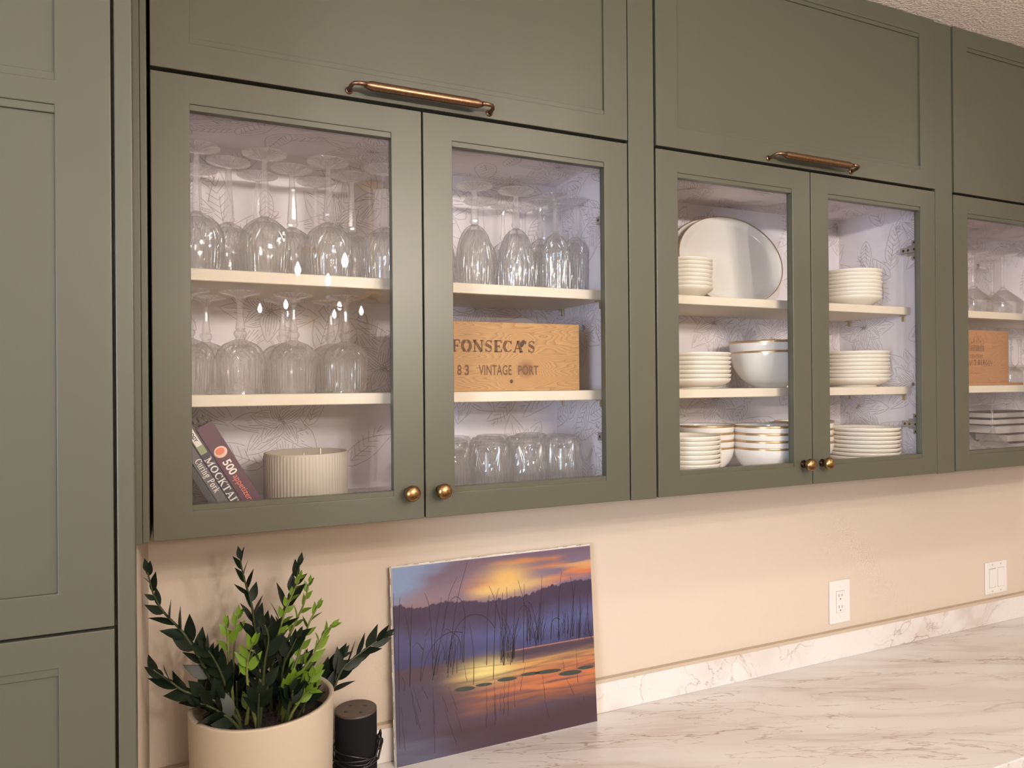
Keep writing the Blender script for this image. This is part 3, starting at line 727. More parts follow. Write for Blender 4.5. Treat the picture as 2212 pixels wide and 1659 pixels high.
def foot_cuts(parent, R, z1, n, thick=.0022):
    mb = MB(); zf = lambda r: float(np.interp(r, [R*.2, R*.42, R*.72, R], [z1-thick-.0085, z1-thick-.0045, z1-thick-.0016, z1-thick]))-.0012
    for k in range(n):
        t = 2*PI*k/n; rs = [R*(.22+.74*i/5) for i in range(6)]; vs = []
        for i, r in enumerate(rs):
            w_ = .0014*(.3+.9*r/R)/2; c_, s_ = math.cos(t), math.sin(t)
            for q, dz in ((1, 0), (0, .0006), (-1, 0)): vs.append((r*c_-q*w_*s_, r*s_+q*w_*c_, zf(r)+dz))
        mb.add(vs, [f_ for i in range(5) for f_ in ((3*i, 3*i+1, 3*i+4, 3*i+3), (3*i+1, 3*i+2, 3*i+5, 3*i+4))])
    return tag(mb.build('cut_pattern', CUTM, parent), 'radial cuts in the foot', kind='stuff')
def kid(root, nm): return [c for c in root.children if c.name.split('.')[0] == nm][0]
# A: big swirl-cut water goblet, H .225
H_A = .225
A = stemware('crystal_goblet',
    bowl_mesh([(.0400, 0, .0, 0), (.0415, .012, .0002, 0), (.0430, .03, .0012, .05), (.0446, .050, .0018, .12), (.0428, .070, .0022, .22), (.0360, .086, .0020, .34), (.0230, .098, .0014, .45), (.0110, .106, .0004, .5)], .0021, .098, 72, tri(18), 3),
    bayline([(.0100, .1058), (.0075, .1085), (.0105, .112), (.0108, .116), (.0092, .119), (.0098, .123), (.0080, .150), (.0062, .180), (.0056, .196), (.0050, .2125)], 8),
    foot_mesh(.0400, .212, H_A, 30, 24), CRYSTAL)
# B: diamond-band goblet with ribbed bowl, H .188
H_B = .188
def modB(t): return tri(20)(t)
def diamond_bowl(scale=1.0, R=.0385, zs=1.0):
    C = [(R*.99, 0, .0), (R*.985, .010, .0003), (R*1.0, .030, .0013), (R*1.03, .052, .0015), (R*1.08, .064, .0014)]
    mb_prof = smooth_prof([(a, b*zs, c, 0) for a, b, c in C], 3)
    top = []
    zz = .066*zs; k = 0
    for r_, z_ in ((R*1.085, .068), (R*1.04, .074), (R*.97, .080), (R*.86, .086), (R*.70, .0915), (R*.50, .0955), (R*.30, .0985)):
        top.append((r_, z_*zs, .0019*r_/(R*.9), (k % 2)*PI/20)); k += 1
    top.append((R*.24, .100*zs, 0, 0))
    outer = mb_prof + top
    inner = [(max(r-.0022, .001), z) for (r, z, a, p) in mb_prof] + [(R*.93, .072*zs), (R*.78, .082*zs), (R*.5, .089*zs), (0, .091*zs)]
    prof = [(p[0], p[1], 0, 0) for p in reversed(inner)] + outer + [(0, outer[-1][1])]
    return MB().lathe(prof, 80, modB, smooth=False)
B = stemware('crystal_goblet', diamond_bowl(),
    bayline([(.0090, .0998), (.0078, .103), (.0105, .107), (.0118, .111), (.0105, .115), (.0072, .118), (.0085, .121), (.0076, .125), (.0058, .140), (.0050, .158), (.0058, .168), (.0090, .1765)], 10),
    foot_mesh(.0365, .176, H_B, 30, 20, core=.0088), CRYSTAL)
# C: tall swirl-cut wine glass
H_C = .217
C_ = stemware('crystal_wine_glass',
    bowl_mesh([(.0350, 0, .0), (.0362, .012, .0003), (.0376, .035, .0012, 0), (.0380, .060, .0015, .1), (.0358, .085, .0015, .24), (.0290, .108, .0012, .38), (.0190, .124, .0009, .5), (.0095, .132, .0004, .55)], .0020, .122, 72, tri(18), 3),
    bayline([(.0090, .1318), (.0070, .1345), (.0095, .138), (.0098, .142), (.0085, .145), (.0078, .160), (.0066, .182), (.0070, .192), (.0060, .198), (.0055, .2045)], 8),
    foot_mesh(.0395, .204, H_C, 30, 22), CRYSTAL)
# D: slim diamond-band flute
H_D = .219
D_ = stemware('crystal_flute', diamond_bowl(R=.0265, zs=1.32),
    bayline([(.0070, .1318), (.0058, .135), (.0082, .139), (.0088, .143), (.0074, .147), (.0056, .150), (.0062, .154), (.0052, .175), (.0046, .196), (.0054, .204), (.0080, .2085)], 10),
    foot_mesh(.0290, .208, H_D, 26, 18, core=.0078), CRYSTAL)
# E: old-fashioned tumbler with star cuts, upside down
H_E = .110
def modE(t): return tri(10)(t)
def tumbler():
    outer = smooth_prof([(.0405, 0, 0), (.0408, .012, .0002), (.0412, .040, .0016, 0), (.0408, .064, .0022, .18), (.0400, .088, .0026, .40), (.0385, .1000, .0020, .50), (.0350, .1085, .0006, .5), (.0300, .1100, 0, 0)], 3)
    inner = [(max(p[0]-.0024, .001), p[1]) for p in outer if p[1] < .092] + [(.026, .0965), (0, .097)]
    prof = [(p[0], p[1], 0, 0) for p in reversed(inner)]+outer+[(.016, .1085, 0, 0), (0, .1080)]
    return MB().lathe(prof, 60, modE, smooth=False)
ctA = [(.0400, 0), (.0415, .012), (.0430, .03), (.0446, .050), (.0428, .070), (.0360, .086), (.0230, .098), (.0110, .106)]
rA = rad_fn([c+(.001, 0) for c in ctA]); cv_ = []
for k in range(8):
    t0 = k*PI/4
    for j, tw in enumerate((-.62, -.36, -.14, .14, .36, .62)): cv_.append(line(t0, .101, t0+tw, .044+.010*abs(tw), 8, .10*tw))
    cv_ += [line(t0+.39, .078, t0+.20, .056, 5), line(t0+.39, .078, t0+.58, .056, 5), line(t0+.20, .056, t0+.39, .036, 5), line(t0+.58, .056, t0+.39, .036, 5)]
    for j in range(5): cv_.append(line(t0+j*.157, .042-.008*(j % 2), t0+j*.157, .004, 4))
cut_pattern(kid(A, 'bowl'), rA, cv_, .0017); foot_cuts(kid(A, 'foot'), .0400, H_A, 26)
def diamond_rf(R=.0385, zs=1.0):
    C = [(R*.99, 0), (R*.985, .010), (R*1.0, .030), (R*1.03, .052), (R*1.085, .068), (R*1.04, .074), (R*.97, .080), (R*.86, .086), (R*.70, .0915), (R*.50, .0955), (R*.30, .0985)]
    return lambda z: float(np.interp(z, [b*zs for a, b in C], [a for a, b in C]))+.0012
def diamond_cuts(root, R, zs, n):
    cv = []; d = 2*PI/n
    for k in range(n):
        t = k*d
        for za, zb in ((.062, .071), (.071, .079), (.079, .087), (.087, .094)):
            cv += [line(t, za*zs, t+d/2, zb*zs, 2), line(t+d, za*zs, t+d/2, zb*zs, 2)]
        cv += [line(t, .060*zs, t, .004, 6), line(t+d*.5, .056*zs, t+d*.5, .010, 6)]
    cut_pattern(kid(root, 'bowl'), diamond_rf(R, zs), cv, .0015)
diamond_cuts(B, .0385, 1.0, 20); foot_cuts(kid(B, 'foot'), .0365, H_B, 22)
diamond_cuts(D_, .0265, 1.32, 16); foot_cuts(kid(D_, 'foot'), .0290, H_D, 18)
ctC = [(.0350, 0), (.0362, .012), (.0376, .035), (.0380, .060), (.0358, .085), (.0290, .108), (.0190, .124), (.0095, .132)]
rC = rad_fn([c+(.001, 0) for c in ctC]); cv_ = []
for k in range(7):
    t0 = k*2*PI/7
    for tw in (-.7, -.42, -.16, .16, .42, .7): cv_.append(line(t0, .127, t0+tw, .040+.02*abs(tw), 10, .12*tw))
    cv_ += [line(t0+.45, .085, t0+.28, .058, 5), line(t0+.45, .085, t0+.62, .058, 5)]
    for j in range(5): cv_.append(line(t0+j*.18, .046-.012*(j % 2), t0+j*.18, .004, 4))
cut_pattern(kid(C_, 'bowl'), rC, cv_, .0016); foot_cuts(kid(C_, 'foot'), .0395, H_C, 26)
# F: plain conical martini/margarita glass, H .19 ; G coupe; H wine
def plain(name, ctrl, wall_, fz, stem, fR, H_):
    bl = bowl_mesh(ctrl, wall_, fz, 48, None, 4); bl.smooth = [True]*len(bl.f)
    fb = MB().lathe([(0, H_), (fR-.001, H_), (fR, H_-.0008), (fR-.0005, H_-.002), (fR*.5, H_-.0034), (.006, H_-.0065), (0, H_-.0068)], 40)
    return stemware(name, bl, bayline(stem, 20, smooth=True), fb, CLEAR)
F_ = plain('cocktail_glass', [(.0480, 0), (.0520, .012), (.0550, .030), (.0540, .040), (.0330, .060), (.0130, .078), (.0060, .086)], .0016, .078, [(.0055, .0855), (.0045, .100), (.0044, .150), (.0060, .1835)], .040, .190)
G_ = plain('coupe_glass', [(.0540, 0), (.0560, .010), (.0560, .022), (.0440, .034), (.0240, .048), (.0110, .062), (.0060, .072)], .0014, .060, [(.0056, .0715), (.0038, .085), (.0038, .130), (.0055, .1505)], .036, .157)
Hh = plain('wine_glass', [(.0340, 0), (.0350, .012), (.0360, .030), (.0330, .044), (.0200, .056), (.0090, .066), (.0060, .072)], .0013, .058, [(.0056, .0715), (.0040, .085), (.0042, .125), (.0070, .1465)], .034, .153)
used = {}
def place(proto, x, y, z, label, cat, group, rz=None, sc=1.0):
    if proto.name in used: o = copy_tree(proto)
    else: o = proto; used[proto.name] = 1
    o.location = (x, y, z); o.rotation_euler = (0, 0, random.uniform(0, 6) if rz is None else rz)
    if sc != 1.0: o.scale = (sc, sc, sc)
    tag(o, label, cat, group); return o
ORD = ['leftmost', 'second from the left', 'third from the left', 'fourth from the left', 'fifth from the left', 'sixth from the left']
SH1, SH2, BOT = .4552, .2357, .0218+.0008
rowA = {'front row': [(.070, .104), (.185, .101), (.301, .104), (.410, .106)], 'middle row': [(.126, .175), (.243, .176), (.360, .179)], 'back row': [(.069, .247), (.184, .247), (.300, .249)]}
for rn, ps in rowA.items():
    for i, (x, y) in enumerate(ps):
        place(A, x, y, SH1, 'large swirl-cut crystal goblet on the top left shelf, %s, %s' % (rn, ORD[i]), 'goblet', 'large crystal goblets on the upper left shelf')
for i, (x, y) in enumerate([(.055, .105), (.141, .110), (.236, .115), (.334, .118)]):
    place(B, x, y, SH2, 'diamond-cut crystal goblet on the middle left shelf, front row, %s' % ORD[i], 'goblet', 'diamond-cut goblets on the middle left shelf')
for i, (x, y) in enumerate([(.085, .205), (.226, .205), (.321, .203)]):
    place(B, x, y, SH2, 'diamond-cut crystal goblet on the middle left shelf, back row, %s' % ORD[i], 'goblet', 'diamond-cut goblets on the middle left shelf')
for (x, y, w_) in [(.608, .122, 'front, nearest the door gap'), (.706, .124, 'front, second from the door gap'), (.553, .205, 'mostly hidden behind the door frame'), (.668, .235, 'at the back between the two front ones')]:
    place(C_, x, y, SH1, 'swirl-cut wine glass above the wooden crate, ' + w_, 'wine glass', 'swirl-cut wine glasses on the upper shelf')
for i, (x, y, w_) in enumerate([(.806, .130, 'front row left of two'), (.866, .148, 'front row beside the hinge'), (.800, .196, 'middle row left of two'), (.862, .212, 'middle row right of two'), (.790, .262, 'back row left of two'), (.850, .272, 'back row right of two'), (.735, .262, 'back row nearest the swirl-cut glasses')]):
    place(D_, x, y, SH1, 'slim diamond-cut flute above the wooden crate, ' + w_, 'flute', 'diamond-cut flutes on the upper shelf')
tb = tumbler().build('crystal_tumbler', CRYSTAL); k = 0
rE = rad_fn([(.0405, 0, .001, 0), (.0412, .040, .001, 0), (.0408, .064, .002, 0), (.0400, .088, .002, 0), (.0385, .1000, .002, 0), (.0350, .1085, .0006, 0)]); cv_ = []
for q_ in range(5):
    t0 = q_*2*PI/5
    for tw in (-.60, -.42, -.26, -.12, 0, .12, .26, .42, .60): cv_.append(line(t0, .100, t0+tw, .046+.03*abs(tw), 6))
    for tw in (-.62, -.5): cv_ += [line(t0+tw, .100, t0+tw+.3, .078, 3), line(t0-tw, .100, t0-tw-.3, .078, 3)]
    for j in range(7): cv_.append(line(t0+j*.18, .048-.010*(j % 2), t0+j*.18, .004, 4))
cut_pattern(tb, rE, cv_, .0016)
for rn, ps in {'front row': [(.545, .105), (.632, .100), (.720, .106), (.806, .102)], 'middle row': [(.570, .185), (.660, .183), (.748, .186), (.838, .184)], 'back row': [(.605, .256), (.700, .255), (.800, .256)]}.items():
    for i, (x, y) in enumerate(ps):
        o = tb if k == 0 else copy_tree(tb); k += 1
        o.location = (x, y, BOT); o.rotation_euler = (0, 0, random.uniform(0, 6))
        tag(o, 'star-cut tumbler below the wooden crate, %s, %s' % (rn, ORD[i]), 'tumbler', 'crystal tumblers on the cabinet floor')
# right-hand cabinet
for i, (x, y, w_) in enumerate([(2.135, .125, 'leftmost, cut by the door frame'), (2.258, .130, 'second from the left, front'), (2.345, .225, 'behind, between two front ones'), (2.385, .120, 'third from the left, front'), (2.195, .238, 'at the back left'), (2.48, .21, 'at the back right')]):
    place(F_, x, y, SH1, 'plain cocktail glass in the rightmost cabinet, ' + w_, 'cocktail glass', 'cocktail glasses on the upper right shelf')
for i, (x, y, w_) in enumerate([(2.468, .150, 'right beside the small wooden box'), (2.545, .165, 'second from the small wooden box')]):
    place(Hh, x, y, SH2, 'plain upturned wine glass, ' + w_, 'wine glass', 'wine glasses beside the small box')
for i, (x, y, w_) in enumerate([(2.185, .110, 'cut by the door frame'), (2.315, .112, 'second from the door frame, before dark books'), (2.235, .225, 'behind the first two')]):
    place(G_, x, y, BOT, 'plain coupe glass in the rightmost cabinet, ' + w_, 'coupe glass', 'coupe glasses at lower right')
# dark books lying in a stack
def lying_book(x, y, z, w_, d, t, m, label, rz=0):
    r = empty('book', (x, y, z), label, 'book', 'dark books stacked flat in the rightmost cabinet', rz)
    c = MB(); c.box(0, w_, 0, d, 0, .003); c.box(0, w_, 0, d, t-.003, t); c.box(w_-.004, w_, 0, d, .003, t-.003)
    c.build('cover', m, r, bevel=.0006)
    MB().box(.004, w_-.005, .004, d-.004, .003, t-.003).build('pages', mat('page_block', srgb(206, 196, 190), .8), r)
    return z+t+.0003
DKB = [mat('dark_book_cover', srgb(34, 26, 28), .4), mat('navy_book_cover', srgb(40, 40, 52), .45), mat('brown_book_cover', srgb(62, 40, 36), .45)]
z = BOT
for i, (xa, w_, t, c) in enumerate([(2.50, .24, .024, 0), (2.485, .25, .028, 1), (2.432, .30, .030, 2), (2.395, .28, .021, 0), (2.408, .27, .021, 0)]):
    z = lying_book(xa, .17, z, w_, .11, t, DKB[c], 'dark book lying behind the coupe glasses, %s of the stack' % ['bottom', 'second from bottom', 'middle', 'second from top', 'top'][i])

# ---------------------------------------------------------------- porcelain
def dish(R, h, fr, fh, t=.0028, n=56, k=.55):
    """coupe dish: outer then inner profile, origin at the table"""
    out = [(0, .0006), (fr-.003, .0006), (fr-.002, 0), (fr, 0), (fr+.0006, fh)]
    N = 9
    for i in range(N+1):
        a = i/N*PI/2
        out.append((fr+.0006+(R-fr-.0006)*math.sin(a)**(1.0) if True else 0, fh+(h-fh)*(1-math.cos(a))**k if i else fh))
    inn = [(R-.0006, h+.0009), (R-t*.9, h)]
    for i in range(N, -1, -1):
        a = i/N*PI/2
        inn.append((max(fr+(R-t-fr)*math.sin(a), .001)-.001, fh+t+(h-fh-t)*(1-math.cos(a))**k))
    inn.append((0, fh+t))
    return MB().lathe(out+inn, n)
def deep(R, h, fr, t=.003, n=64, p=.55):
    """round bowl with steep wall"""
    out = [(0, .001), (fr-.003, .001), (fr-.002, 0), (fr, 0), (fr+.001, .004)]
    N = 12
    for i in range(1, N+1):
        u = i/N; out.append((fr+.001+(R-fr-.001)*math.sin(u*PI/2)**p, .004+(h-.004)*u))
    inn = [(R-t*.4, h+.0008)]
    for i in range(N, 0, -1):
        u = i/N; inn.append((max((fr+.001+(R-fr-.001)*math.sin(u*PI/2)**p)-t, .002), max(.004+(h-.004)*u, .007)))
    inn.append((0, .0068)); return MB().lathe(out+inn, n)
def band(R, h, wdt, off=.00025, n=64, p=None, fr=0, hh=0):
    if p is None: pr = [(R+off, h-wdt), (R+off, h), (R-.0012, h+.0010), (R-.0028, h)]
    else:
        rr = lambda zz: fr+.001+(R-fr-.001)*math.sin(min(1, (zz-.004)/(h-.004))*PI/2)**p
        pr = [(rr(h-wdt)+off, h-wdt), (rr(h-wdt/2)+off, h-wdt/2), (R+off, h), (R-.0012, h+.0012), (R-.0031, h+.0002)]
    return MB().lathe(pr, n)
CNT = ['bottom', 'second from bottom', 'third from bottom', 'fourth from bottom', 'fifth from bottom', 'sixth from bottom', 'seventh from bottom', 'eighth from bottom', 'ninth from bottom']
def stack(name, proto_fn, n, x, y, z, dz, label, cat, group, gold=None, jit=.001):
    base = None
    for i in range(n):
        if base is None:
            o = empty(name) if gold else proto_fn().build(name, MATTEP)
            if gold: proto_fn().build('dish_body', PORC, o); gold().build('gold_rim', GOLD, o)
            base = o
        else: o = copy_tree(base)
        o.location = (x+random.uniform(-jit, jit), y+random.uniform(-jit, jit), z+i*dz)
        w_ = 'top' if i == n-1 else CNT[i]
        tag(o, label % w_, cat, group)
X1 = CX[1]
stack('serving_bowl', lambda: dish(.076, .028, .040, .004), 8, 1.167, .150, SH1, .0096, 'small cream bowl stacked before the oval platters, %s of its stack', 'bowl', 'small bowls on the upper shelf left')
stack('pasta_bowl', lambda: dish(.082, .030, .046, .004), 8, 1.750, .150, SH1, .0102, 'cream pasta bowl under the upper hinge, %s of the pile', 'bowl', 'pasta bowls on the upper shelf right')
stack('side_plate', lambda: dish(.100, .024, .062, .004, k=.75), 7, 1.2078, .170, SH2, .0106, 'cream plate left of the mixing bowls, %s of the stack', 'plate', 'plates on the middle shelf left')
stack('side_plate', lambda: dish(.094, .024, .060, .004, k=.75), 8, 1.782, .168, SH2, .0106, 'cream plate right of the mixing bowls, %s of the stack', 'plate', 'plates on the middle shelf right')
stack('salad_bowl', lambda: dish(.090, .026, .054, .004, k=.7), 8, 1.143, .118, BOT, .0108, 'cream shallow bowl on the cabinet floor, %s of the stack', 'bowl', 'shallow bowls on the cabinet floor left')
stack('dinner_plate', lambda: dish(.096, .022, .058, .004, k=.85), 8, 1.7815, .138, BOT, .0112, 'white dinner plate below the lower hinge, %s of the stack', 'plate', 'dinner plates on the cabinet floor right')
stack('cereal_bowl', lambda: deep(.082, .062, .040, p=.5), 4, 1.412, .125, BOT, .0185, 'white gold-rimmed bowl in the front stack, %s of four', 'bowl', 'gold-rimmed bowls in front', gold=lambda: band(.082, .062, .0048, p=.5, fr=.040))
stack('cereal_bowl', lambda: deep(.078, .062, .038, p=.5), 4, 1.289, .217, BOT, .0185, 'white gold-rimmed bowl stacked behind the shallow bowls, %s of four', 'bowl', 'gold-rimmed bowls behind left', gold=lambda: band(.078, .062, .0048, p=.5, fr=.038))
stack('cereal_bowl', lambda: deep(.078, .062, .038, p=.5), 4, 1.6450, .217, BOT, .0185, 'white gold-rimmed bowl stacked at the back right, %s of four', 'bowl', 'gold-rimmed bowls behind right', gold=lambda: band(.078, .062, .0048, p=.5, fr=.038))
for i, lab in enumerate(('lower large white mixing bowl with gold rim on middle shelf', 'upper large white mixing bowl with gold rim, nested in the lower one')):
    r = empty('mixing_bowl', (1.478-.004*i, .178, SH2+i*.0262), lab, 'bowl', 'two nested mixing bowls')
    deep(.102, .096, .042, p=.62, n=72).build('bowl_body', PORC, r); band(.102, .096, .0050, p=.62, fr=.042, n=72).build('gold_rim', GOLD, r)
# platters on edge
def platter(x, y0, lean, lab, a=.178, b=.126):
    r = empty('platter', (x, y0, SH1), lab, 'platter', 'oval platters standing on edge')
    n = 96; mb = MB(); rings = [(1.0, .013), (.992, .0146), (.955, .0125), (.86, .004), (.82, .003), (0, .003)]
    back = [(0, 0), (.74, 0), (.78, .0005), (.84, .0012), (.95, .0095), (1.0, .013)]
    rows = []
    for s_, d in back+rings:
        row = []
        for i in range(n):
            t = 2*PI*i/n; mb.v.append((a*s_*math.cos(t), -d, b+b*s_*math.sin(t))); row.append(len(mb.v)-1)
        rows.append(row)
    for p, q in zip(rows[:-1], rows[1:]):
        for i in range(n): mb.f.append((p[i], p[(i+1) % n], q[(i+1) % n], q[i])); mb.smooth.append(True)
    o = mb.build('platter_body', PORC, r)
    g = MB(); rows = []
    for s_, d in [(1.0015, .0125), (1.0015, .0150), (.985, .0148)]:
        row = []
        for i in range(n):
            t = 2*PI*i/n; g.v.append((a*s_*math.cos(t), -d-.0002, b+b*s_*math.sin(t))); row.append(len(g.v)-1)
        rows.append(row)
    for p, q in zip(rows[:-1], rows[1:]):
        for i in range(n): g.f.append((p[i], p[(i+1) % n], q[(i+1) % n], q[i])); g.smooth.append(True)
    g.build('gold_rim', GOLD, r)
    r.rotation_euler = (-lean, 0, 0); return r
platter(1.398, .216, .20, 'large oval white platter with gold rim leaning at back of the top shelf, in front')
platter(1.386, .240, .20, 'oval white platter mostly hidden behind the front platter')

# ---------------------------------------------------------------- wine boxes
BX0, BX1, BZ = .455, .8335, .1435
wb = empty('wine_crate', ((BX0+BX1)/2, .075, SH2), 'pale pine wine crate with dark stamped lettering on the middle shelf', 'wooden box')
WPINE = woodmat('pine_board', srgb(178, 136, 84), srgb(106, 64, 34), [(.060, .046, .024), (.026, .0205, .006), (.046, .100, .008)], 0, 0)
w2 = (BX1-BX0)/2
MB().box(-w2, w2, 0, .008, 0, BZ).build('front_board', WPINE, wb, bevel=.0008)
MB().box(-w2+.002, w2-.002, .1385, .146, 0, BZ-.002).build('back_board', WPINE, wb, bevel=.0008)
for s_ in (-1, 1): MB().box(s_*w2-(.010 if s_ > 0 else 0), s_*w2+(0 if s_ > 0 else .010), .0085, .138, .0, BZ-.001).build('end_board', WPINE, wb, bevel=.0008)
MB().box(-w2+.010, w2-.010, .0085, .138, 0, .006).build('base_board', WPINE, wb)
def front_xf(x, z, y=-.0004, s=1.0): return Matrix.Translation((x, y, z)) @ Matrix.Rotation(PI/2, 4, 'X')
rib, wd = stroke_text("FONSECA'S", .0240, .27, .10, .06, 1.2)
tx0 = .728-.6443-wd
o = ribbons(rib, .001, lambda u, v: (tx0+u, -.0004, .0815+v)).build('lettering', INK, wb); pass
def fit_text(txt, x0, x1, z, h, m_, par):
    o = text_obj(txt, h/.70, m_, 'lettering', par, Matrix.Translation((0, -.0004, z)) @ Matrix.Rotation(PI/2, 4, 'X'), bold=.0005, space=1.05)
    bb = [v.co.x for v in o.data.vertices]; k = (x1-x0)/(max(bb)-min(bb)); mn = min(bb)
    for v in o.data.vertices: v.co.x = x0+(v.co.x-mn)*k
fit_text('VINTAGE', -.0475, .0265, .0340, .0205, INK, wb); fit_text('PORT', .0415, .0890, .0345, .0190, INK, wb)
for ch, xa in (('1', -.125), ('9', -.1135), ('8', -.0945), ('3', -.0785)): fit_text(ch, xa, xa+(.0095 if ch != '1' else .005), .0340, .0205, INK, wb)
# dark seed knot over the A and a small knot
q = MB().lathe([(0, .0012), (.0042, .0010), (.005, .0)], 16, axis='Y'); q2 = MB()
q2.add([(v[0]*.9+.052+v[2]*.6, v[1]-.0002, v[2]*1.6+.1000) for v in q.v], q.f, True); q2.build('knot', mat('dark_knot', srgb(70, 42, 30), .6), wb)
q3 = MB(); q3.add([(v[0]*.55+.026, v[1]-.0002, v[2]*.8+.0205) for v in q.v], q.f, True); q3.build('knot', bpy.data.materials['dark_knot'], wb)
# small box right
sb = empty('wine_box', (2.242, .090, SH2), 'small wooden box with faint engraved house and lettering in the rightmost cabinet', 'wooden box')
WP2 = woodmat('warm_board', srgb(172, 122, 80), srgb(136, 88, 54), [], 0, 0, 7)
MB().box(-.122, .119, .0, .010, .008, .166).build('front_board', WP2, sb, bevel=.0006)
MB().box(-.124, .170, -.012, .10, 0, .0078).build('base_board', WP2, sb, bevel=.0006)
MB().box(-.122, -.112, .0105, .10, .008, .160).build('end_board', WP2, sb); MB().box(.109, .119, .0105, .10, .008, .160).build('end_board', WP2, sb)
for txt, h_, z_, xa, T_ in (('CHATEAU', .0105, .082, -.102, .12), ('HAUT-BERGEY', .0150, .058, -.1175, .14)):
    rib, wd = stroke_text(txt, h_, T_, .06, .06)
    if txt.startswith('HAUT'): xs_ = .042-wd
    elif txt == 'CHATEAU': xs_ = -.004-wd
    else: xs_ = -.010-wd
    ribbons(rib, .001, lambda u, v: (xs_+u, -.0004, z_+v+(.0 if txt != 'HAUT-BERGEY' else .004*math.sin((u/wd)*PI)))).build('lettering', INKL, sb)
rr_ = []
for k_ in range(9): rr_.append([(-.100+k_*.0062, .036), (-.100+k_*.0062+.003, .036+.004*(k_ % 2)), (-.100+k_*.0062+.0045, .036)])
bld = [[(-.106, .104), (-.038, .104)], [(-.106, .118), (-.038, .118)], [(-.106, .104), (-.106, .132), (-.100, .141), (-.094, .132), (-.094, .104)], [(-.038, .104), (-.038, .130), (-.044, .141), (-.051, .130), (-.051, .104)],
       [(-.094, .129), (-.088, .129), (-.080, .144), (-.072, .155), (-.064, .144), (-.051, .129)], [(-.084, .104), (-.084, .136), (-.078, .136), (-.078, .104)], [(-.070, .104), (-.070, .140), (-.063, .140), (-.063, .104)], [(-.072, .155), (-.072, .160)]]
for k_ in range(10): bld.append([(-.102+k_*.0068, .107), (-.102+k_*.0068, .115), (-.0985+k_*.0068, .115), (-.0985+k_*.0068, .107)])
ribbons(bld+rr_, .0011, lambda u, v: (u+.036, -.0004, v)).build('engraved_house', INKL, sb)

# ---------------------------------------------------------------- candle jar
cj = empty('candle_jar', (.2622, .150, BOT), 'round ribbed beige ceramic candle jar on the floor of the crystal cabinet', 'candle')
mb = MB(); n = 288; md = lambda t: abs(math.sin(36*t))**.6
mb.lathe([(0, 0), (.0765, 0), (.078, .001, .0016, 0), (.078, .0935, .0016, 0), (.0785, .0955, 0, 0), (.0785, .0985, 0, 0), (.0775, .0995, 0, 0), (.0745, .0990, 0, 0), (.0742, .078, 0, 0), (0, .078)], n, md)
mb.build('jar', CANDLEC, cj)
MB().lathe([(0, .0798), (.072, .0798), (.0738, .0786)], 48).build('wax', WAX, cj)
for dx, dy, h in ((-.030, -.006, .006), (.028, .006, .016), (.0, .034, .006)):
    MB().box(dx-.0012, dx+.0012, dy-.004, dy+.004, .0798, .0798+h+.008).build('wick', WAX, cj)

# ---------------------------------------------------------------- leaning books
ang = math.radians(-29.6)
def leaning(x_edge_right, thick, length, depth, y, m, lab, spine):
    """x_edge_right: where the right cover edge meets the cabinet floor (spine seen from the front)"""
    r = empty('book', (x_edge_right, y, BOT+.0006), lab, 'book', 'cookbooks leaning in the crystal cabinet')
    r.rotation_euler = (0, ang, 0)
    c = MB(); c.box(-thick, 0, 0, .004, 0, length); c.box(-thick, -thick+.002, .004, depth, 0, length); c.box(-.002, 0, .004, depth, 0, length)
    c.build('cover', m, r, bevel=.0009, seg=2)
    MB().box(-thick+.002, -.002, .004, depth-.003, .003, length-.003).build('pages', PAGES, r)
    return r
PAGES = mat('cream_pages', srgb(214, 204, 186), .85)
PURP = mat('plum_cover', srgb(88, 42, 62), .4, vary=(12, .8, srgb(66, 34, 62)))
NAVY = mat('dark_violet_cover', srgb(44, 38, 56), .4, vary=(15, .5, srgb(60, 50, 70)))
GREYC = mat('grey_cover', srgb(86, 84, 88), .45)
DKG = mat('shade_dark_cover', srgb(46, 46, 54), .5)
TW = mat('white_print', srgb(236, 228, 222), .6); TO = mat('coral_print', srgb(226, 122, 98), .6); TG = mat('sage_print', srgb(150, 156, 120), .6)
cs_ = math.cos(ang)
b1 = leaning(.186, .0300, .192, .15, .080, PURP, 'plum cookbook with 500 appetizers on its spine, rightmost of the leaning books', None)
b2 = leaning(  .186-.0306/cs_, .0170, .235, .17, .080, NAVY, 'dark cookbook with white MOCKTAILS lettering, between the plum and grey books', None)
b3 = leaning(.186-.0482/cs_, .0165, .245, .17, .080, GREYC, 'grey cookbook with Curing Pork on its spine, left of the mocktails book', None)
b4 = leaning(.186-.0654/cs_, .0120, .10, .15, .080, DKG, 'dark book shape standing in for shade under the grey cookbook at left', None)  # added dark shape: the side wall's shade is put into its colour
for bk in (b2, b3): bk.rotation_euler = (0, ang, 0)
def spine_xf(xc, ztop, y=-.0005): # text runs downwards along the spine
    return Matrix.Translation((xc, y, ztop)) @ Matrix.Rotation(PI/2, 4, 'X') @ Matrix.Rotation(-PI/2, 4, 'Z')
def spine_text(par, txt, s0, s1, xc, h, m_, bold=.0003):
    """lettering running down the spine from s0 to s1 (measured up from the book's foot)"""
    o = text_obj(txt, h/.7, m_, 'lettering', par, Matrix.Rotation(PI/2, 4, 'X') @ Matrix.Rotation(-PI/2, 4, 'Z'), bold=bold)
    zz = [v.co.z for v in o.data.vertices]; k = (s0-s1)/(max(zz)-min(zz)); mz = max(zz)
    for v in o.data.vertices: v.co.z = s0+(v.co.z-mz)*k; v.co.x += xc; v.co.y = -.0005
    return o
spine_text(b1, '500', .1185, .0905, -.0225, .0140, TW, .0005)
spine_text(b1, 'appetizers', .0875, .0310, -.0205, .0108, TO, 0)
spine_text(b1, 'Blake', .0295, .0205, -.0170, .0045, TW, 0)
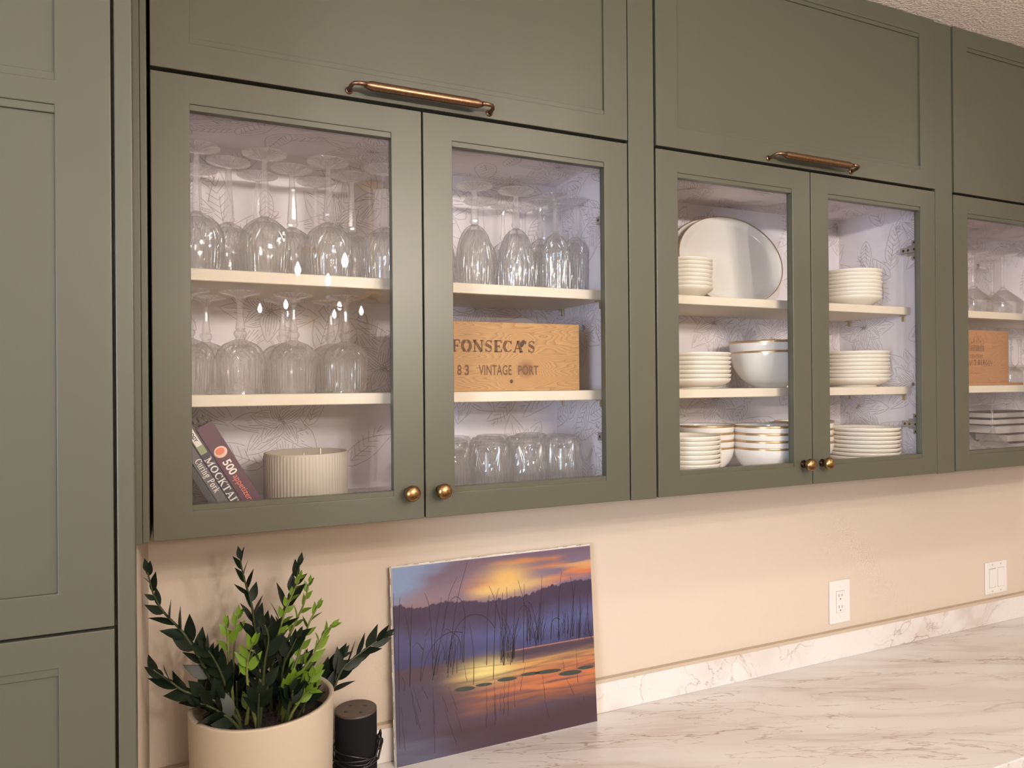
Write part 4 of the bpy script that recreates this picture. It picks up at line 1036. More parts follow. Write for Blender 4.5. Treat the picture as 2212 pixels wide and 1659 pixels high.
fig = MB()
q = MB().lathe([(0, .0008), (.0095, .0006), (.0100, 0)], 20, axis='Y'); fig.add([(v[0]*1.15-.0155, v[1], v[2]*1.05+.1360) for v in q.v], q.f)
fig.build('emblem', mat('pale_coral_print', srgb(232, 196, 176), .6), b1)
q = MB().lathe([(0, .0011), (.0072, .0010), (.0074, 0)], 16, axis='Y'); f2 = MB(); f2.add([(v[0]*1.1-.0160, v[1], v[2]*.85+.1375) for v in q.v], q.f); f2.build('emblem', TO, b1)
rib, wd = stroke_text('MOCKTAILS', .0122, .20, .10, .05, 1.0)
k = .112/wd
ribbons([([(u*k, v) for u, v in p], w_) for p, w_ in rib], .001, lambda u, v: (-.0148+v, -.0005, .121-u)).build('lettering', TW, b2)
MB().box(-.0150, -.0030, -.0006, 0, .130, .205).build('label_patch', TG, b2)
MB().box(-.0140, -.0040, -.0009, -.0006, .146, .203).build('label_patch', TW, b2)
o = spine_text(b2, 'MIXOLOGY', .195, .155, -.0118, .0055, NAVY)
for v in o.data.vertices: v.co.y = -.0012
rib, wd = stroke_text('Curing Pork', .0115, .13, .075, .05, 1.0)
k = .068/wd
ribbons([([(u*k, v) for u, v in p], w_) for p, w_ in rib], .001, lambda u, v: (-.0118+v, -.0005, .1175-u)).build('lettering', TW, b3)
tabs = MB(); rnd = random.Random(4)
for i in range(9):
    x = -.028+i*.0030; h = rnd.uniform(.006, .016); y = rnd.uniform(.004, .03); lean = rnd.uniform(-.008, .006)
    tabs.add([(x, y, .188), (x+.0006, y+.009, .188), (x+.0006+lean, y+.011, .192+h), (x+lean-.002, y+.001, .192+h), (x+.0012, y, .188), (x+.0018, y+.009, .188), (x+.0018+lean, y+.011, .192+h), (x+lean-.0008, y+.001, .192+h)],
             [(0, 1, 2, 3), (4, 7, 6, 5), (0, 3, 7, 4), (1, 5, 6, 2), (3, 2, 6, 7)])
tag(tabs.build('page_marker', mat('olive_tabs', srgb(84, 84, 60), .7), b1), 'olive page markers sticking out of the top')

# ---------------------------------------------------------------- painting on canvas
def hom(src, dst):
    A_ = []; b_ = []
    for (x, y), (u, v) in zip(src, dst):
        A_ += [[x, y, 1, 0, 0, 0, -u*x, -u*y], [0, 0, 0, x, y, 1, -v*x, -v*y]]; b_ += [u, v]
    h = np.linalg.solve(np.array(A_, float), np.array(b_, float)); return np.append(h, 1).reshape(3, 3)
Hm = hom([(65, 215), (1503, 45), (1615, 1305), (125, 1655)], [(0, 1), (1, 1), (1, 0), (0, 0)])
def uv(x, y):
    p = Hm @ np.array([x, y, 1.0]); return float(p[0]/p[2]), float(p[1]/p[2])
PW, PH = .528, .4475
def paint():
    NX, NY = 300, 260
    s = np.linspace(0, 1, NX)[None, :].repeat(NY, 0); t = np.linspace(0, 1, NY)[:, None].repeat(NX, 1)
    rg = np.random.RandomState(5)
    def noise(fx, fy, oct=4):
        out = np.zeros_like(s); amp = 1
        for o_ in range(oct):
            gx, gy = int(fx*2**o_)+2, int(fy*2**o_)+2; g = rg.rand(gy+1, gx+1)
            X = s*gx*.999; Y = t*gy*.999; xi = X.astype(int); yi = Y.astype(int); a = X-xi; b = Y-yi
            a = a*a*(3-2*a); b = b*b*(3-2*b)
            out += amp*((g[yi, xi]*(1-a)+g[yi, xi+1]*a)*(1-b)+(g[yi+1, xi]*(1-a)+g[yi+1, xi+1]*a)*b-.5); amp *= .5
        return out
    def c(*x): return np.array(srgb(*x)[:3])
    img = np.zeros((NY, NX, 3))
    def mixc(col, f):
        nonlocal img; f = np.clip(f, 0, 1)[..., None]; img = img*(1-f)+np.asarray(col)*f
    ss = lambda x, a, b: (lambda q: q*q*(3-2*q))(np.clip((x-a)/(b-a), 0, 1))
    n1 = noise(2, 9); n2 = noise(3, 22, 4); n3 = noise(2, 30, 3)
    # sky
    img[:] = c(112, 92, 112)
    mixc(c(136, 116, 136), ss(t-.08*s, .98, .82)*.8)
    mixc(c(150, 124, 132), ss(.45-s, 0, .4)*ss(t, .90, .82)*.8)
    mixc(c(138, 160, 200), ss(n1*.25+1.15-s*2.3-(1-t)*2.2, .45, .95))
    mixc(c(206, 128, 70), ss(s+n2*.25, .32, .60)*ss(1-abs(t-.895-.02*s)*10+n2*2.2, .0, 1.2)*.95)
    mixc(c(214, 124, 74), ss(s+n1*.2, .58, .9)*ss(1-abs(t-.84)*12+n2*2, .0, 1)*.9)
    mixc(c(238, 190, 104), np.exp(-(((s-.55)/.11)**2+((t-.87)/.075)**2))*1.1)
    mixc(c(240, 202, 122), ss(s, .30, .46)*ss(.92-s+n2*.15, 0, .4)*ss(1-abs(t-.80-.045*s)*20, 0, 1)*.9)
    mixc(c(232, 176, 110), ss(s, .7, .95)*ss(1-abs(t-.875)*40+n3*2, 0, 1)*.8)
    mixc(c(122, 96, 118), ss(t+n1*.05-.01*s, .955, .99)*ss(s, .22, .4)*.9)
    # hills
    edge = .780+.012*np.sin(s*9)+.022*ss(s, .55, 1.0)+.03*ss(.12-s, 0, .12)+noise(30, 0, 3)[0][None, :]*.012+noise(110, 2, 2)*.012
    hill = ss(edge-t, 0, .006)
    mixc(c(72, 56, 84), hill)
    mist = ss(edge-t, .07, .20)
    mixc(c(84, 90, 136), mist*hill*(.85+.5*n1)); mixc(c(60, 60, 104), hill*ss(.60-t, 0, .12)*.7)
    # water
    sh = .475+.10*(.42-s)*(s < .42)*0+.0*s
    shore = np.where(s < .2, .34+.5*s*.3, .40+.09*ss(s, .2, .42))
    water = ss(.485-t, 0, .01)
    mixc(c(84, 66, 82), water)
    bands = np.sin(t*120+n1*9+s*2)*.45+noise(3, 60, 3)*1.6
    mixc(c(176, 108, 66), ss(s*1.2-.14+(.42-t)*-.3, .06, .42)*ss(.43-t, 0, .04)*ss(t-.14+.06*n1, 0, .12)*(.72+.45*bands))
    mixc(c(214, 124, 60), ss(s, .45, .8)*ss(1-abs(t-.29)*7, 0, 1)*(.62+.5*bands))
    mixc(c(226, 170, 84), ss(s, .28, .5)*ss(1-abs(t-.385-.05*(s-.5))*14, 0, 1)*(.6+.4*bands)*ss(1.25-s, .0, .35))
    mixc(c(240, 220, 134), np.exp(-(((s-.43)/.13)**2+((t-.395)/.055)**2))*1.15*(.9+.2*bands))
    mixc(c(108, 84, 88), ss(1-abs(t-.425+.0*s)*42, 0, 1)*ss(s, .5, .7)*.8)
    mixc(c(74, 56, 76), ss(1-abs(t-.452)*26, 0, 1)*ss(s, .48, .6)*.9)
    mixc(c(206, 140, 100), ss(1-abs(t-.478-.0*s)*220, 0, 1)*ss(s, .5, .6)*.8)
    for tt in (.415, .372, .33, .345): mixc(c(120, 92, 76), ss(1-abs(t-tt-.012*np.sin(s*7+tt*90))*150, 0, 1)*ss(s, .2, .3)*.55)
    mixc(c(74, 52, 62), ss(.17-t+n1*.05+.02*s, 0, .10)*ss(s, .1, .3)*.92)
    mixc(c(118, 74, 58), ss(1-abs(t-.20)*14, 0, 1)*(.4+.4*bands)*ss(s, .3, .6))
    mixc(c(76, 70, 94), ss(.26-s, 0, .2)*ss(.46-t, 0, .1)*.7)
    mixc(c(98, 104, 128), ss(.36-s-t*1.1+n2*.12, 0, .22)*ss(.16-t, 0, .08)*(.8+.3*bands))
    mixc(c(86, 78, 100), ss(.12-t, 0, .1)*ss(.6-s, 0, .5)*.5)
    img *= (1+.05*noise(90, 90, 2)[..., None])
    img = img*.86+img.mean(-1, keepdims=True)*.14; img = img*(1-.25*np.clip(img.mean(-1, keepdims=True)*1.5, 0, 1))
    return np.clip(img**1.15*np.array([.98, 1.0, 1.0]), 0, 1), NX, NY
img, NX, NY = paint()
lean = math.atan2(.030, PH)
cv = empty('canvas_painting', (.4745, .2925, CT+.0006), 'unframed canvas painting of a lake sunset with reeds, leaning on the wall', 'painting')
cv.rotation_euler = (-lean, 0, 0)
st = MB(); st.box(0, PW, .001, .019, 0, PH); st.build('stretched_canvas', CANVAS, cv, bevel=.0015, seg=2)
me = bpy.data.meshes.new('painted_face')
xs_, zs_ = np.meshgrid(np.linspace(.0012, PW-.0012, NX), np.linspace(.0012, PH-.0012, NY))
vv = np.stack([xs_, np.full_like(xs_, .0004), zs_], -1).reshape(-1, 3)
idx = np.arange(NX*NY).reshape(NY, NX); ff = np.stack([idx[:-1, :-1], idx[:-1, 1:], idx[1:, 1:], idx[1:, :-1]], -1).reshape(-1, 4)
me.from_pydata(vv.tolist(), [], ff.tolist())
ca = me.color_attributes.new('paint', 'FLOAT_COLOR', 'POINT')
ca.data.foreach_set('color', np.concatenate([img.reshape(-1, 3), np.ones((NX*NY, 1))], 1).ravel())
pm = mat('oil_paint', (1, 1, 1, 1), .42, bump=(700, .15, .0006)); nt = pm.node_tree; an = nt.nodes.new('ShaderNodeAttribute'); an.attribute_name = 'paint'
nt.links.new(an.outputs['Color'], nt.nodes['Principled BSDF'].inputs['Base Color'])
me.materials.append(pm); o = bpy.data.objects.new('painted_face', me); COL.objects.link(o); o.parent = cv
rnd = random.Random(21); reeds = []
def cr(pts, n=6):
    P = [uv(*p) for p in pts]; out = []
    for i in range(len(P)-1):
        p0 = P[max(i-1, 0)]; p1 = P[i]; p2 = P[i+1]; p3 = P[min(i+2, len(P)-1)]
        for k in range(n):
            t = k/n; out.append(tuple(.5*((2*b)+(-a+c)*t+(2*a-5*b+4*c-d)*t*t+(-a+3*b-3*c+d)*t**3) for a, b, c, d in zip(p0, p1, p2, p3)))
    out.append(P[-1]); return [(min(max(u, .003), .997)*PW, min(max(v, .003), .997)*PH) for u, v in out]
def reed(pts, w0=.0017):
    q = cr(pts); n = len(q); reeds.append((q, [w0*(.45+.55*i/(n-1)) for i in range(n)]))
for p in ([(130,420),(127,600),(130,860),(137,1100)], [(84,392),(90,600),(100,900)], [(220,470),(214,760),(216,1060)], [(310,390),(340,470),(362,640),(385,980)],
          [(545,272),(490,400),(455,600),(425,760),(380,1010)], [(616,166),(560,380),(525,600),(490,960)], [(433,420),(400,620),(385,860)],
          [(455,640),(465,520),(500,440),(545,415),(585,455),(608,560),(605,720),(608,880)], [(495,900),(512,760),(545,640),(600,570),(660,540),(730,545),(790,585),(830,635)],
          [(300,1010),(330,860),(380,760),(450,690),(520,662),(592,668)], [(228,780),(262,742),(290,770),(306,790)], [(175,548),(205,700),(216,860),(214,1050)],
          [(325,715),(300,860),(292,1020)], [(440,700),(470,645),(505,660),(560,700),(580,760),(578,860)], [(605,560),(590,700),(600,880)], [(640,590),(665,720),(680,860),(684,1040)],
          [(776,335),(820,430),(860,560),(880,700)], [(850,350),(830,470),(828,1000)], [(905,345),(912,500),(900,900)], [(965,360),(968,520),(960,880)], [(876,380),(880,560),(905,900)],
          [(780,400),(772,560),(776,900)], [(985,292),(1030,430),(1070,560),(1090,740)], [(1033,318),(1036,500),(1045,880)], [(1160,255),(1158,480),(1150,740)], [(1302,230),(1290,420),(1300,720)],
          [(1368,268),(1395,420),(1400,690)], [(1405,320),(1390,500),(1385,700)], [(995,520),(1020,480),(1055,480),(1085,540),(1110,640),(1130,740)], [(1050,440),(1090,470),(1130,600),(1150,720)],
          [(1240,720),(1242,600),(1270,560),(1305,570)], [(155,985),(175,1030),(172,1090)], [(1440,400),(1450,520),(1445,700)], [(1500,390),(1505,560),(1530,690)]): reed(p)
for i in range(20):
    x = rnd.uniform(880, 985); y0 = rnd.uniform(480, 700); reed([(x+rnd.uniform(-50, 50), y0), (x+rnd.uniform(-14, 14), (y0+850)/2), (x, rnd.uniform(820, 900))], .0013)
for i in range(22):
    x = rnd.uniform(1060, 1200); y0 = rnd.uniform(440, 640); reed([(x+rnd.uniform(-30, 30), y0), (x+rnd.uniform(-8, 8), (y0+740)/2), (x, rnd.uniform(700, 770))], .0013)
for i in range(34):
    x = rnd.uniform(1240, 1548); y0 = rnd.uniform(430, 640); reed([(x+rnd.uniform(-18, 18), y0), (x+rnd.uniform(-6, 6), (y0+700)/2), (x, rnd.uniform(660, 720))], .0012)
for i in range(16):
    x = rnd.uniform(370, 560); y0 = rnd.uniform(600, 800); reed([(x+rnd.uniform(-20, 60), y0), (x+rnd.uniform(0, 18), (y0+900)/2), (x, rnd.uniform(860, 1010))], .0012)
for x, y0, x1, y1 in ((216,1060,275,1330), (222,1080,300,1370), (240,1060,298,1240), (385,1060,400,1330), (398,1150,408,1540), (455,1120,500,1240), (500,1060,570,1230), (560,1230,606,1380), (470,1200,570,1480), (137,1120,150,1500), (155,1200,190,1520),
                      (780,1060,790,1350), (838,1010,850,1330), (848,1100,856,1300), (886,1080,885,1230), (912,1000,912,1260), (942,1000,945,1270), (985,1000,995,1200), (1060,880,1030,1080), (1190,960,1215,1140), (1215,1150,1250,1280), (1335,850,1350,930), (1370,990,1430,1110), (1430,780,1455,1020), (610,900,634,1020), (300,1050,350,1150), (1500,1115,1505,1150), (320,700,350,640)):
    n = 7; reed([(x+(x1-x)*k/n+(rnd.uniform(-4, 4) if 0 < k < n else 0), y0+(y1-y0)*k/n) for k in range(n+1)], .0012)
tag(ribbons(reeds, .001, lambda u, v: (u, .0001, v)).build('painted_reeds', mat('dark_reed_paint', srgb(22, 15, 22), .5), o), 'thin dark painted reeds', kind='stuff')
pads = MB()
for (x, y, a, b) in ((620,1072,78,17), (760,1040,62,12), (930,1000,72,14), (1100,960,72,12), (1230,943,98,14), (1395,952,86,18), (1508,912,60,13)):
    pts = [uv(x+a*math.cos(t), y+b*math.sin(t)-.13*a*math.cos(t)) for t in np.linspace(0, 2*PI, 19)[:-1]]
    pads.add([(min(u, .997)*PW, .00005, v*PH) for u, v in pts], [tuple(range(18))])
pads.build('painted_lily_pads', mat('lily_pad_paint', srgb(48, 56, 50), .5), o)
edge = MB(); rnd = random.Random(9)     # frayed canvas lip along top and left side
for k in range(40):
    x = k/40*PW; edge.box(x, x+PW/40, .004, .0055, PH-.001, PH+rnd.uniform(.001, .0035))
for k in range(34):
    z = k/34*PH; edge.box(-rnd.uniform(.0008, .0028), .001, .006, .0075, z, z+PH/34)
edge.build('frayed_edge', CANVAS, cv)
for xx in (.12, .22, .44, .505):
    MB().lathe([(0, .0014), (.0020, .0010), (.0022, 0)], 8, c=(xx, .012, PH)).build('tack', DARKM, cv)

# ---------------------------------------------------------------- smart speaker
sp = empty('smart_speaker', (.375, .2465, CT+.0004), 'black fabric cylindrical speaker wrapped in its black cable, beside the plant pot', 'speaker')
HS = .175
MB().lathe([(0, 0), (.0425, 0), (.044, .0015), (.044, HS-.004), (.0436, HS-.003)], 56).build('fabric_body', BLACKF, sp)
MB().lathe([(.0440, HS-.004), (.0441, HS-.001), (.0430, HS), (.0405, HS-.0004), (0, HS-.0006)], 56).build('top_cap', mat('dark_taupe_plastic', srgb(74, 64, 58), .42), sp)
for i, (a, col) in enumerate(((.3, BLACKP), (1.87, NICKEL), (3.44, BLACKP), (5.0, NICKEL))):
    MB().lathe([(0, HS+.0003), (.0040, HS+.0003), (.0046, HS-.0006)], 16, c=(.023*math.cos(a), .023*math.sin(a), 0)).build('button', mat('button_taupe', srgb(58, 48, 44), .4) if i == 0 else bpy.data.materials['button_taupe'], sp)
cab = MB(); rnd = random.Random(2)
pts = []; N = 210
for k in range(N):
    t = k/N; a = t*2*PI*6.2; r_ = .0475+.0035*math.sin(a*.37)+.002*math.sin(a*1.3)
    zc = .078+.018*math.sin(a*.5+.6)+.018*math.sin(a+.8)*math.sin(t*9)
    if abs(((a/(2*PI)) % 1)-.97) < .08: r_ += .0035; zc += .022
    pts.append((r_*math.cos(a), r_*math.sin(a), max(zc, .003)))
cab.tube(pts, .0022, 6); cab.build('cable', BLACKP, sp)

# ---------------------------------------------------------------- potted plant
PX_, PY_, PR_, PHt = .180, .163, .1325, .2665
pp = empty('potted_plant', (PX_, PY_, CT+.0004), 'green plant with glossy upright stems in a round cream pot', 'plant')
MB().lathe([(0, 0), (PR_-.010, 0), (PR_-.006, .002), (PR_-.0005, PHt-.004), (PR_, PHt-.001), (PR_-.001, PHt), (PR_-.0085, PHt-.0005), (PR_-.0095, PHt-.003), (PR_-.012, PHt-.05), (PR_-.014, .02), (0, .02)], 96).build('pot', POTM, pp)
so = MB(); n = 48; rows = []; rnd = random.Random(8)
for i in range(8):
    rr = (PR_-.0135)*i/7; row = []
    for j in range(n):
        a = 2*PI*j/n; so.v.append((rr*math.cos(a), rr*math.sin(a), PHt-.042+rnd.uniform(-.004, .004)+(.006 if i < 4 else 0))); row.append(len(so.v)-1)
    rows.append(row)
for p, q in zip(rows[:-1], rows[1:]):
    for j in range(n): so.f.append((p[j], p[(j+1) % n], q[(j+1) % n], q[j])); so.smooth.append(False)
so.build('soil', SOILM, pp)
def leaf_mesh(m, L, W_, name, curl=.12, fold=.25):
    mb = MB(); n = 7
    for i in range(n+1):
        t = i/n; wd = W_/2*1.12*math.sin(PI*t**.82)**.9*(1-.35*t*t) if 0 < t < 1 else .004; z = -curl*L*t*t
        mb.v += [(t*L, -wd, z+fold*wd), (t*L, 0, z), (t*L, wd, z+fold*wd)]
    k = len(mb.v)
    mb.v += [(x, y, z-.0006) for x, y, z in mb.v]
    for i in range(n):
        for j in (0, 1):
            a = i*3+j; mb.f += [(a, a+3, a+4, a+1), (k+a, k+a+1, k+a+4, k+a+3)]; mb.smooth += [True]*2
    me = bpy.data.meshes.new(name); me.from_pydata(mb.v, [], mb.f); me.polygons.foreach_set('use_smooth', mb.smooth); me.materials.append(m); return me
LD = [leaf_mesh(LEAFD, 1, .40, 'leaf', c, f_) for c, f_ in ((.06, .16), (.14, .1), (-.05, .14))]
LG = [leaf_mesh(LEAFG, 1, .42, 'leaf', c, f_) for c, f_ in ((.1, .2), (.2, .1), (-.08, .16))]
def unproj(u, v, y):
    d = (u-IMG_W/2)/FPX*Rv - (v-IMG_H/2)/FPX*Uv + Fv
    t = (y-CAM.y)/d.y; p = CAM + t*d; return Vector((p.x, p.y, p.z-Z0))
def stem(pix, ys, green, L, npairs, r=.0030, tipleaf=True, start=.18, wleaf=1.0):
    """pix: photo-traced path from base to tip, ys: depth at the base and at the tip"""
    P = []; n = len(pix)
    for i, (u, v) in enumerate(pix):
        P.append(unproj(u, v, ys[0]+(ys[1]-ys[0])*i/(n-1)))
    P[0].z = min(P[0].z, CT+PHt-.040)
    dx, dy = P[0].x-PX_, P[0].y-PY_; q = math.hypot(dx, dy)
    if q > PR_-.03: P[0].x = PX_+dx*(PR_-.03)/q; P[0].y = PY_+dy*(PR_-.03)/q
    S = []
    for i in range(n-1):
        p0, p1, p2, p3 = P[max(i-1, 0)], P[i], P[i+1], P[min(i+2, n-1)]
        for k in range(6):
            t = k/6; S.append(.5*((2*p1)+(p2-p0)*t+(2*p0-5*p1+4*p2-p3)*t*t+(3*p1-p0-3*p2+p3)*t**3))
    S.append(P[-1]); org = Vector((PX_, PY_, CT+.0004))
    mb = MB(); M = len(S)
    mb.tube([tuple(p-org) for p in S], [r*(1.35-.95*i/(M-1)) for i in range(M)], 7)
    o = mb.build('stem', STEMG if green else STEMD, pp)
    if green: tag(o, 'young bright green shoot')
    D = [0]
    for a, b in zip(S[:-1], S[1:]): D.append(D[-1]+(b-a).length)
    tot = D[-1]
    def at(s_):
        s_ *= tot
        for i in range(M-1):
            if D[i+1] >= s_: f_ = (s_-D[i])/max(D[i+1]-D[i], 1e-6); return S[i].lerp(S[i+1], f_), (S[i+1]-S[i]).normalized()
        return S[-1], (S[-1]-S[-2]).normalized()
    side0 = rndp.uniform(-.5, .5)
    for k in range(npairs*2):
        s_ = start+(1-start)*((k+.5)/(npairs*2)); p, t = at(min(s_, .995))
        view = Vector((0, -1, 0)); bi = t.cross(view).normalized(); nn = bi.cross(t).normalized()
        rot = side0+rndp.uniform(-.35, .35)
        sd = (1 if k % 2 else -1)*(bi*math.cos(rot)+nn*math.sin(rot))
        op = math.radians(rndp.uniform(20, 40) if s_ < .85 else rndp.uniform(12, 28))
        d_ = (t*math.cos(op)+sd*math.sin(op)).normalized()
        up = (t*math.sin(op)-sd*math.cos(op)).normalized(); vw = Vector((-.15, -1, .25)).normalized(); up = (up*.55 + (vw-d_*vw.dot(d_))*rndp.choice((1, 1, 1, -.2))).normalized(); up = (up-d_*up.dot(d_)).normalized(); up = (Matrix.Rotation(rndp.uniform(-.75, .75), 3, d_) @ up)
        yv = up.cross(d_).normalized()
        ln = L*1.08*(.72+.38*math.sin(PI*min(1, s_*1.02)))*rndp.uniform(.85, 1.12)
        end = p + d_*ln
        if end.x < -.020 or end.y > WALLY-.004:
            if end.x < -.020 and p.x > -.012: ln = min(ln, abs((p.x+.019)/max(1e-4, -d_.x)))
            if end.y > WALLY-.004: ln = min(ln, abs((WALLY-.008-p.y)/max(1e-4, d_.y)))
            if ln < .012: continue
        lm = (LG if green else LD)[rndp.randrange(3)]
        lo = bpy.data.objects.new('leaf', lm); COL.objects.link(lo); lo.parent = o
        mm = Matrix((( d_.x*ln, yv.x*ln*wleaf, up.x*ln, (p-org).x), (d_.y*ln, yv.y*ln*wleaf, up.y*ln, (p-org).y), (d_.z*ln, yv.z*ln*wleaf, up.z*ln, (p-org).z), (0, 0, 0, 1)))
        lo.matrix_local = mm
    if tipleaf:
        p, t = at(1.0); lo = bpy.data.objects.new('leaf', (LG if green else LD)[0]); COL.objects.link(lo); lo.parent = o
        ln = min(L*.8, .03) if False else L*.62; b_ = t.cross(Vector((0, -1, 0))).normalized(); u_ = t.cross(b_)*-1
        if (p+t*ln).x < -.02: ln = .012
        lo.matrix_local = Matrix(((t.x*ln, b_.x*ln, u_.x*ln, (p-org).x), (t.y*ln, b_.y*ln, u_.y*ln, (p-org).y), (t.z*ln, b_.z*ln, u_.z*ln, (p-org).z), (0, 0, 0, 1)))
rndp = random.Random(12)
stem([(500,1560),(482,1530),(455,1468),(430,1420),(395,1366),(357,1326),(333,1288),(319,1236)], (.15, .12), False, .042, 8, start=.30)
stem([(556,1560),(554,1500),(557,1420),(549,1345),(543,1305),(526,1245),(519,1208)], (.17, .16), False, .042, 9, start=.25)
stem([(585,1560),(586,1500),(588,1410),(605,1350),(617,1305),(636,1262),(646,1222)], (.18, .17), False, .044, 8, start=.2)
stem([(520,1565),(511,1550),(453,1508),(401,1494),(365,1470),(330,1446)], (.11, .09), False, .045, 5, r=.0032, start=.25, wleaf=1.1)
stem([(640,1560),(668,1540),(716,1494),(742,1442),(790,1402),(828,1376)], (.20, .22), False, .050, 7, start=.28)
stem([(520,1560),(499,1521),(480,1460),(460,1420),(446,1402)], (.14, .13), False, .045, 5, start=.3, wleaf=1.1)
stem([(600,1560),(606,1500),(612,1440),(630,1400),(640,1380)], (.15, .13), False, .045, 5, start=.3, wleaf=1.15)
stem([(560,1560),(566,1500),(572,1430),(580,1380),(572,1350)], (.12, .10), False, .045, 5, start=.3, wleaf=1.15)
stem([(640,1565),(660,1520),(690,1480),(720,1440),(735,1420)], (.23, .25), False, .050, 5, start=.3)
stem([(530,1575),(500,1556),(460,1530),(432,1520)], (.10, .075), False, .044, 4, start=.3, wleaf=1.2)
stem([(545,1575),(530,1540),(520,1500),(512,1460)], (.20, .20), False, .045, 5, start=.3, wleaf=1.1)
stem([(595,1575),(600,1520),(640,1470),(655,1430)], (.22, .22), False, .045, 6, start=.2, wleaf=1.1)
stem([(552,1560),(580,1480),(596,1400),(607,1350),(622,1305),(640,1265),(647,1246)], (.16, .14), True, .024, 7, r=.0026, start=.45, wleaf=1.1)
stem([(598,1560),(606,1470),(618,1395),(640,1340),(655,1308),(664,1275),(668,1258)], (.18, .16), True, .026, 6, r=.0026, start=.4)
stem([(606,1560),(616,1500),(640,1430),(660,1370),(668,1345),(682,1318),(687,1308)], (.16, .14), True, .028, 5, r=.0026, start=.4)
stem([(614,1560),(622,1520),(652,1452),(676,1416),(700,1368),(716,1352)], (.15, .13), True, .032, 5, r=.0028, start=.4)
stem([(505,1560),(502,1500),(494,1420),(492,1376),(489,1350)], (.15, .13), True, .036, 2, r=.0026, start=.7, wleaf=1.1)
stem([(520,1560),(503,1500),(504,1440),(508,1370),(513,1330)], (.17, .16), True, .034, 2, r=.0024, start=.75)
stem([(556,1570),(545,1530),(534,1470),(536,1425),(546,1390)], (.12, .09), True, .036, 4, r=.0028, start=.62, wleaf=.95)
stem([(610,1560),(618,1510),(630,1475),(640,1462)], (.12, .09), True, .036, 3, r=.0026, start=.6, wleaf=1.2)
stem([(620,1570),(640,1520),(664,1480),(682,1450)], (.14, .12), True, .032, 3, r=.0026, start=.5, wleaf=1.1)
stem([(616,1570),(634,1535),(660,1500),(672,1492)], (.12, .10), True, .028, 3, r=.0026, start=.5, wleaf=1.1)
for i in range(11):      # low dark leafy shoots crowding the rim
    a = rndp.uniform(0, 2*PI); u = 560+int(92*math.cos(a)); y = .163-.07*math.sin(a); du = 34*math.cos(a)+rndp.uniform(-10, 10)
    stem([(u, 1560), (u+du*.5, 1530), (u+du, rndp.uniform(1480, 1512))], (y, y-.025*math.sin(a)), False, .044, 2, r=.0026, start=.45, wleaf=1.05)
for i in range(12):      # short leafless stems crowding the pot
    u = 480+i*17; pt = rndp.uniform(-16, 16); stem([(u, 1565), (u+pt*.6, 1530), (u+pt, rndp.uniform(1470, 1500))], (rndp.uniform(.12, .24), rndp.uniform(.12, .24)), i % 3 == 0, .03, 1, r=.0034, tipleaf=False, start=.3)

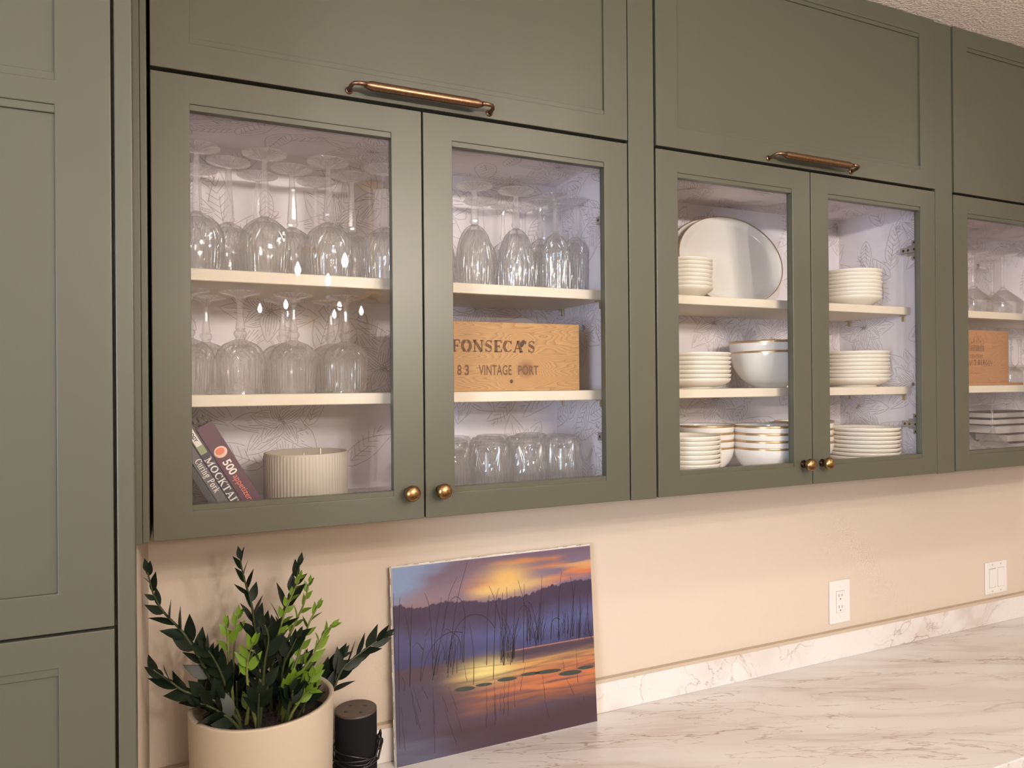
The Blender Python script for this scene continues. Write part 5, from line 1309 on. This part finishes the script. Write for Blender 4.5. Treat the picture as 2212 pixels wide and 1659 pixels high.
# ---------------------------------------------------------------- chandeliers and downlights (seen in the door glass)
def chandelier(x, y, zh, lab, rot):
    r = empty('chandelier', (x, y, zh), lab, 'chandelier', 'brass candle chandeliers over the dining table')
    up = 1.2278-zh
    MB().lathe([(0, up), (.062, up), (.062, up-.012), (.050, up-.022), (.012, up-.026), (0, up-.026)], 32).build('canopy', BRASSC, r)
    MB().tube([(0, 0, .02), (0, 0, up-.02)], .006, 10).build('rod', BRASSC, r)
    MB().lathe([(0, -.03), (.008, -.026), (.026, -.016), (.03, 0), (.026, .016), (.010, .026), (0, .03)], 24).build('hub', BRASSC, r)
    for k in range(6):
        a = rot+k*PI/3; c_, s_ = math.cos(a), math.sin(a); R_ = .345; zo = -.012
        MB().lathe([(0, .012), (.010, .012), (.0105, .045), (.008, .045), (.008, .02), (0, .02)], 14, c=(.028*c_, .028*s_, 0)).build('hub_cup', BRASSC, r)
        ar = MB(); ar.tube([(.02*c_, .02*s_, 0), (.12*c_, .12*s_, -.035), (.24*c_*R_/.33, .24*s_*R_/.33, -.035+zo), (R_*c_, R_*s_, .004+zo)], .0055, 8)
        ao = ar.build('arm', BRASSC, r)
        MB().lathe([(0, .0), (.018, .002), (.020, .010), (.012, .012), (.0095, .014), (.0095, .085), (0, .085)], 16, c=(R_*c_, R_*s_, zo)).build('candle_sleeve', WHITEPL, ao)
        b_ = MB().lathe([(0, .085), (.007, .088), (.0135, .105), (.0130, .118), (.007, .135), (.002, .146), (0, .148)], 14, c=(R_*c_, R_*s_, zo)).build('bulb', BULB, ao)
chandelier(.854, -2.09, .693, 'brass candle chandelier nearer the cabinets, seen reflected in the left door', .05)
chandelier(.830, -3.85, .691, 'brass candle chandelier farther from the cabinets, seen smaller in the reflection', .12)
for i, (x, y, p) in enumerate(DOWN):
    r = empty('downlight', (x, y, 1.2278), 'round recessed ceiling downlight, %s' % ['nearest above the counter at left', 'above the counter at right', 'left by the window wall', 'over the dining area left', 'over the dining area right'][i], 'downlight', 'recessed ceiling lights')
    MB().lathe([(.062, 0), (.078, 0), (.078, -.006), (.064, -.010), (.062, -.004)], 32).build('trim_ring', WHITEPL, r)
    MB().lathe([(0, -.002), (.0615, -.002), (.0615, -.004), (0, -.004)], 32).build('diffuser', LAMPF, r)
# dining table under the chandeliers
dt = empty('dining_table', (.84, -2.95, -Z0), 'long wooden dining table behind the camera under the chandeliers', 'table')
MB().box(-.48, .48, -1.15, 1.15, .72, .755).build('table_top', FLOORM, dt, bevel=.004)
for sx_ in (-1, 1):
    for sy_ in (-1, 1): MB().box(sx_*.42-.03, sx_*.42+.03, sy_*1.05-.03, sy_*1.05+.03, 0, .72).build('leg', FLOORM, dt, bevel=.003)

# ---------------------------------------------------------------- lift everything built from the cabinet's lower edge to floor level
ROOM = {'wall_back', 'wall_stub_left', 'wall_right', 'wall_front', 'wall_left', 'wall_alcove_left', 'floor', 'ceiling', 'window_1', 'camera'}
for o in SC.objects:
    if o.parent is None and o.name not in ROOM and o.type != 'LIGHT': o.location.z += Z0
bpy.context.view_layer.update()
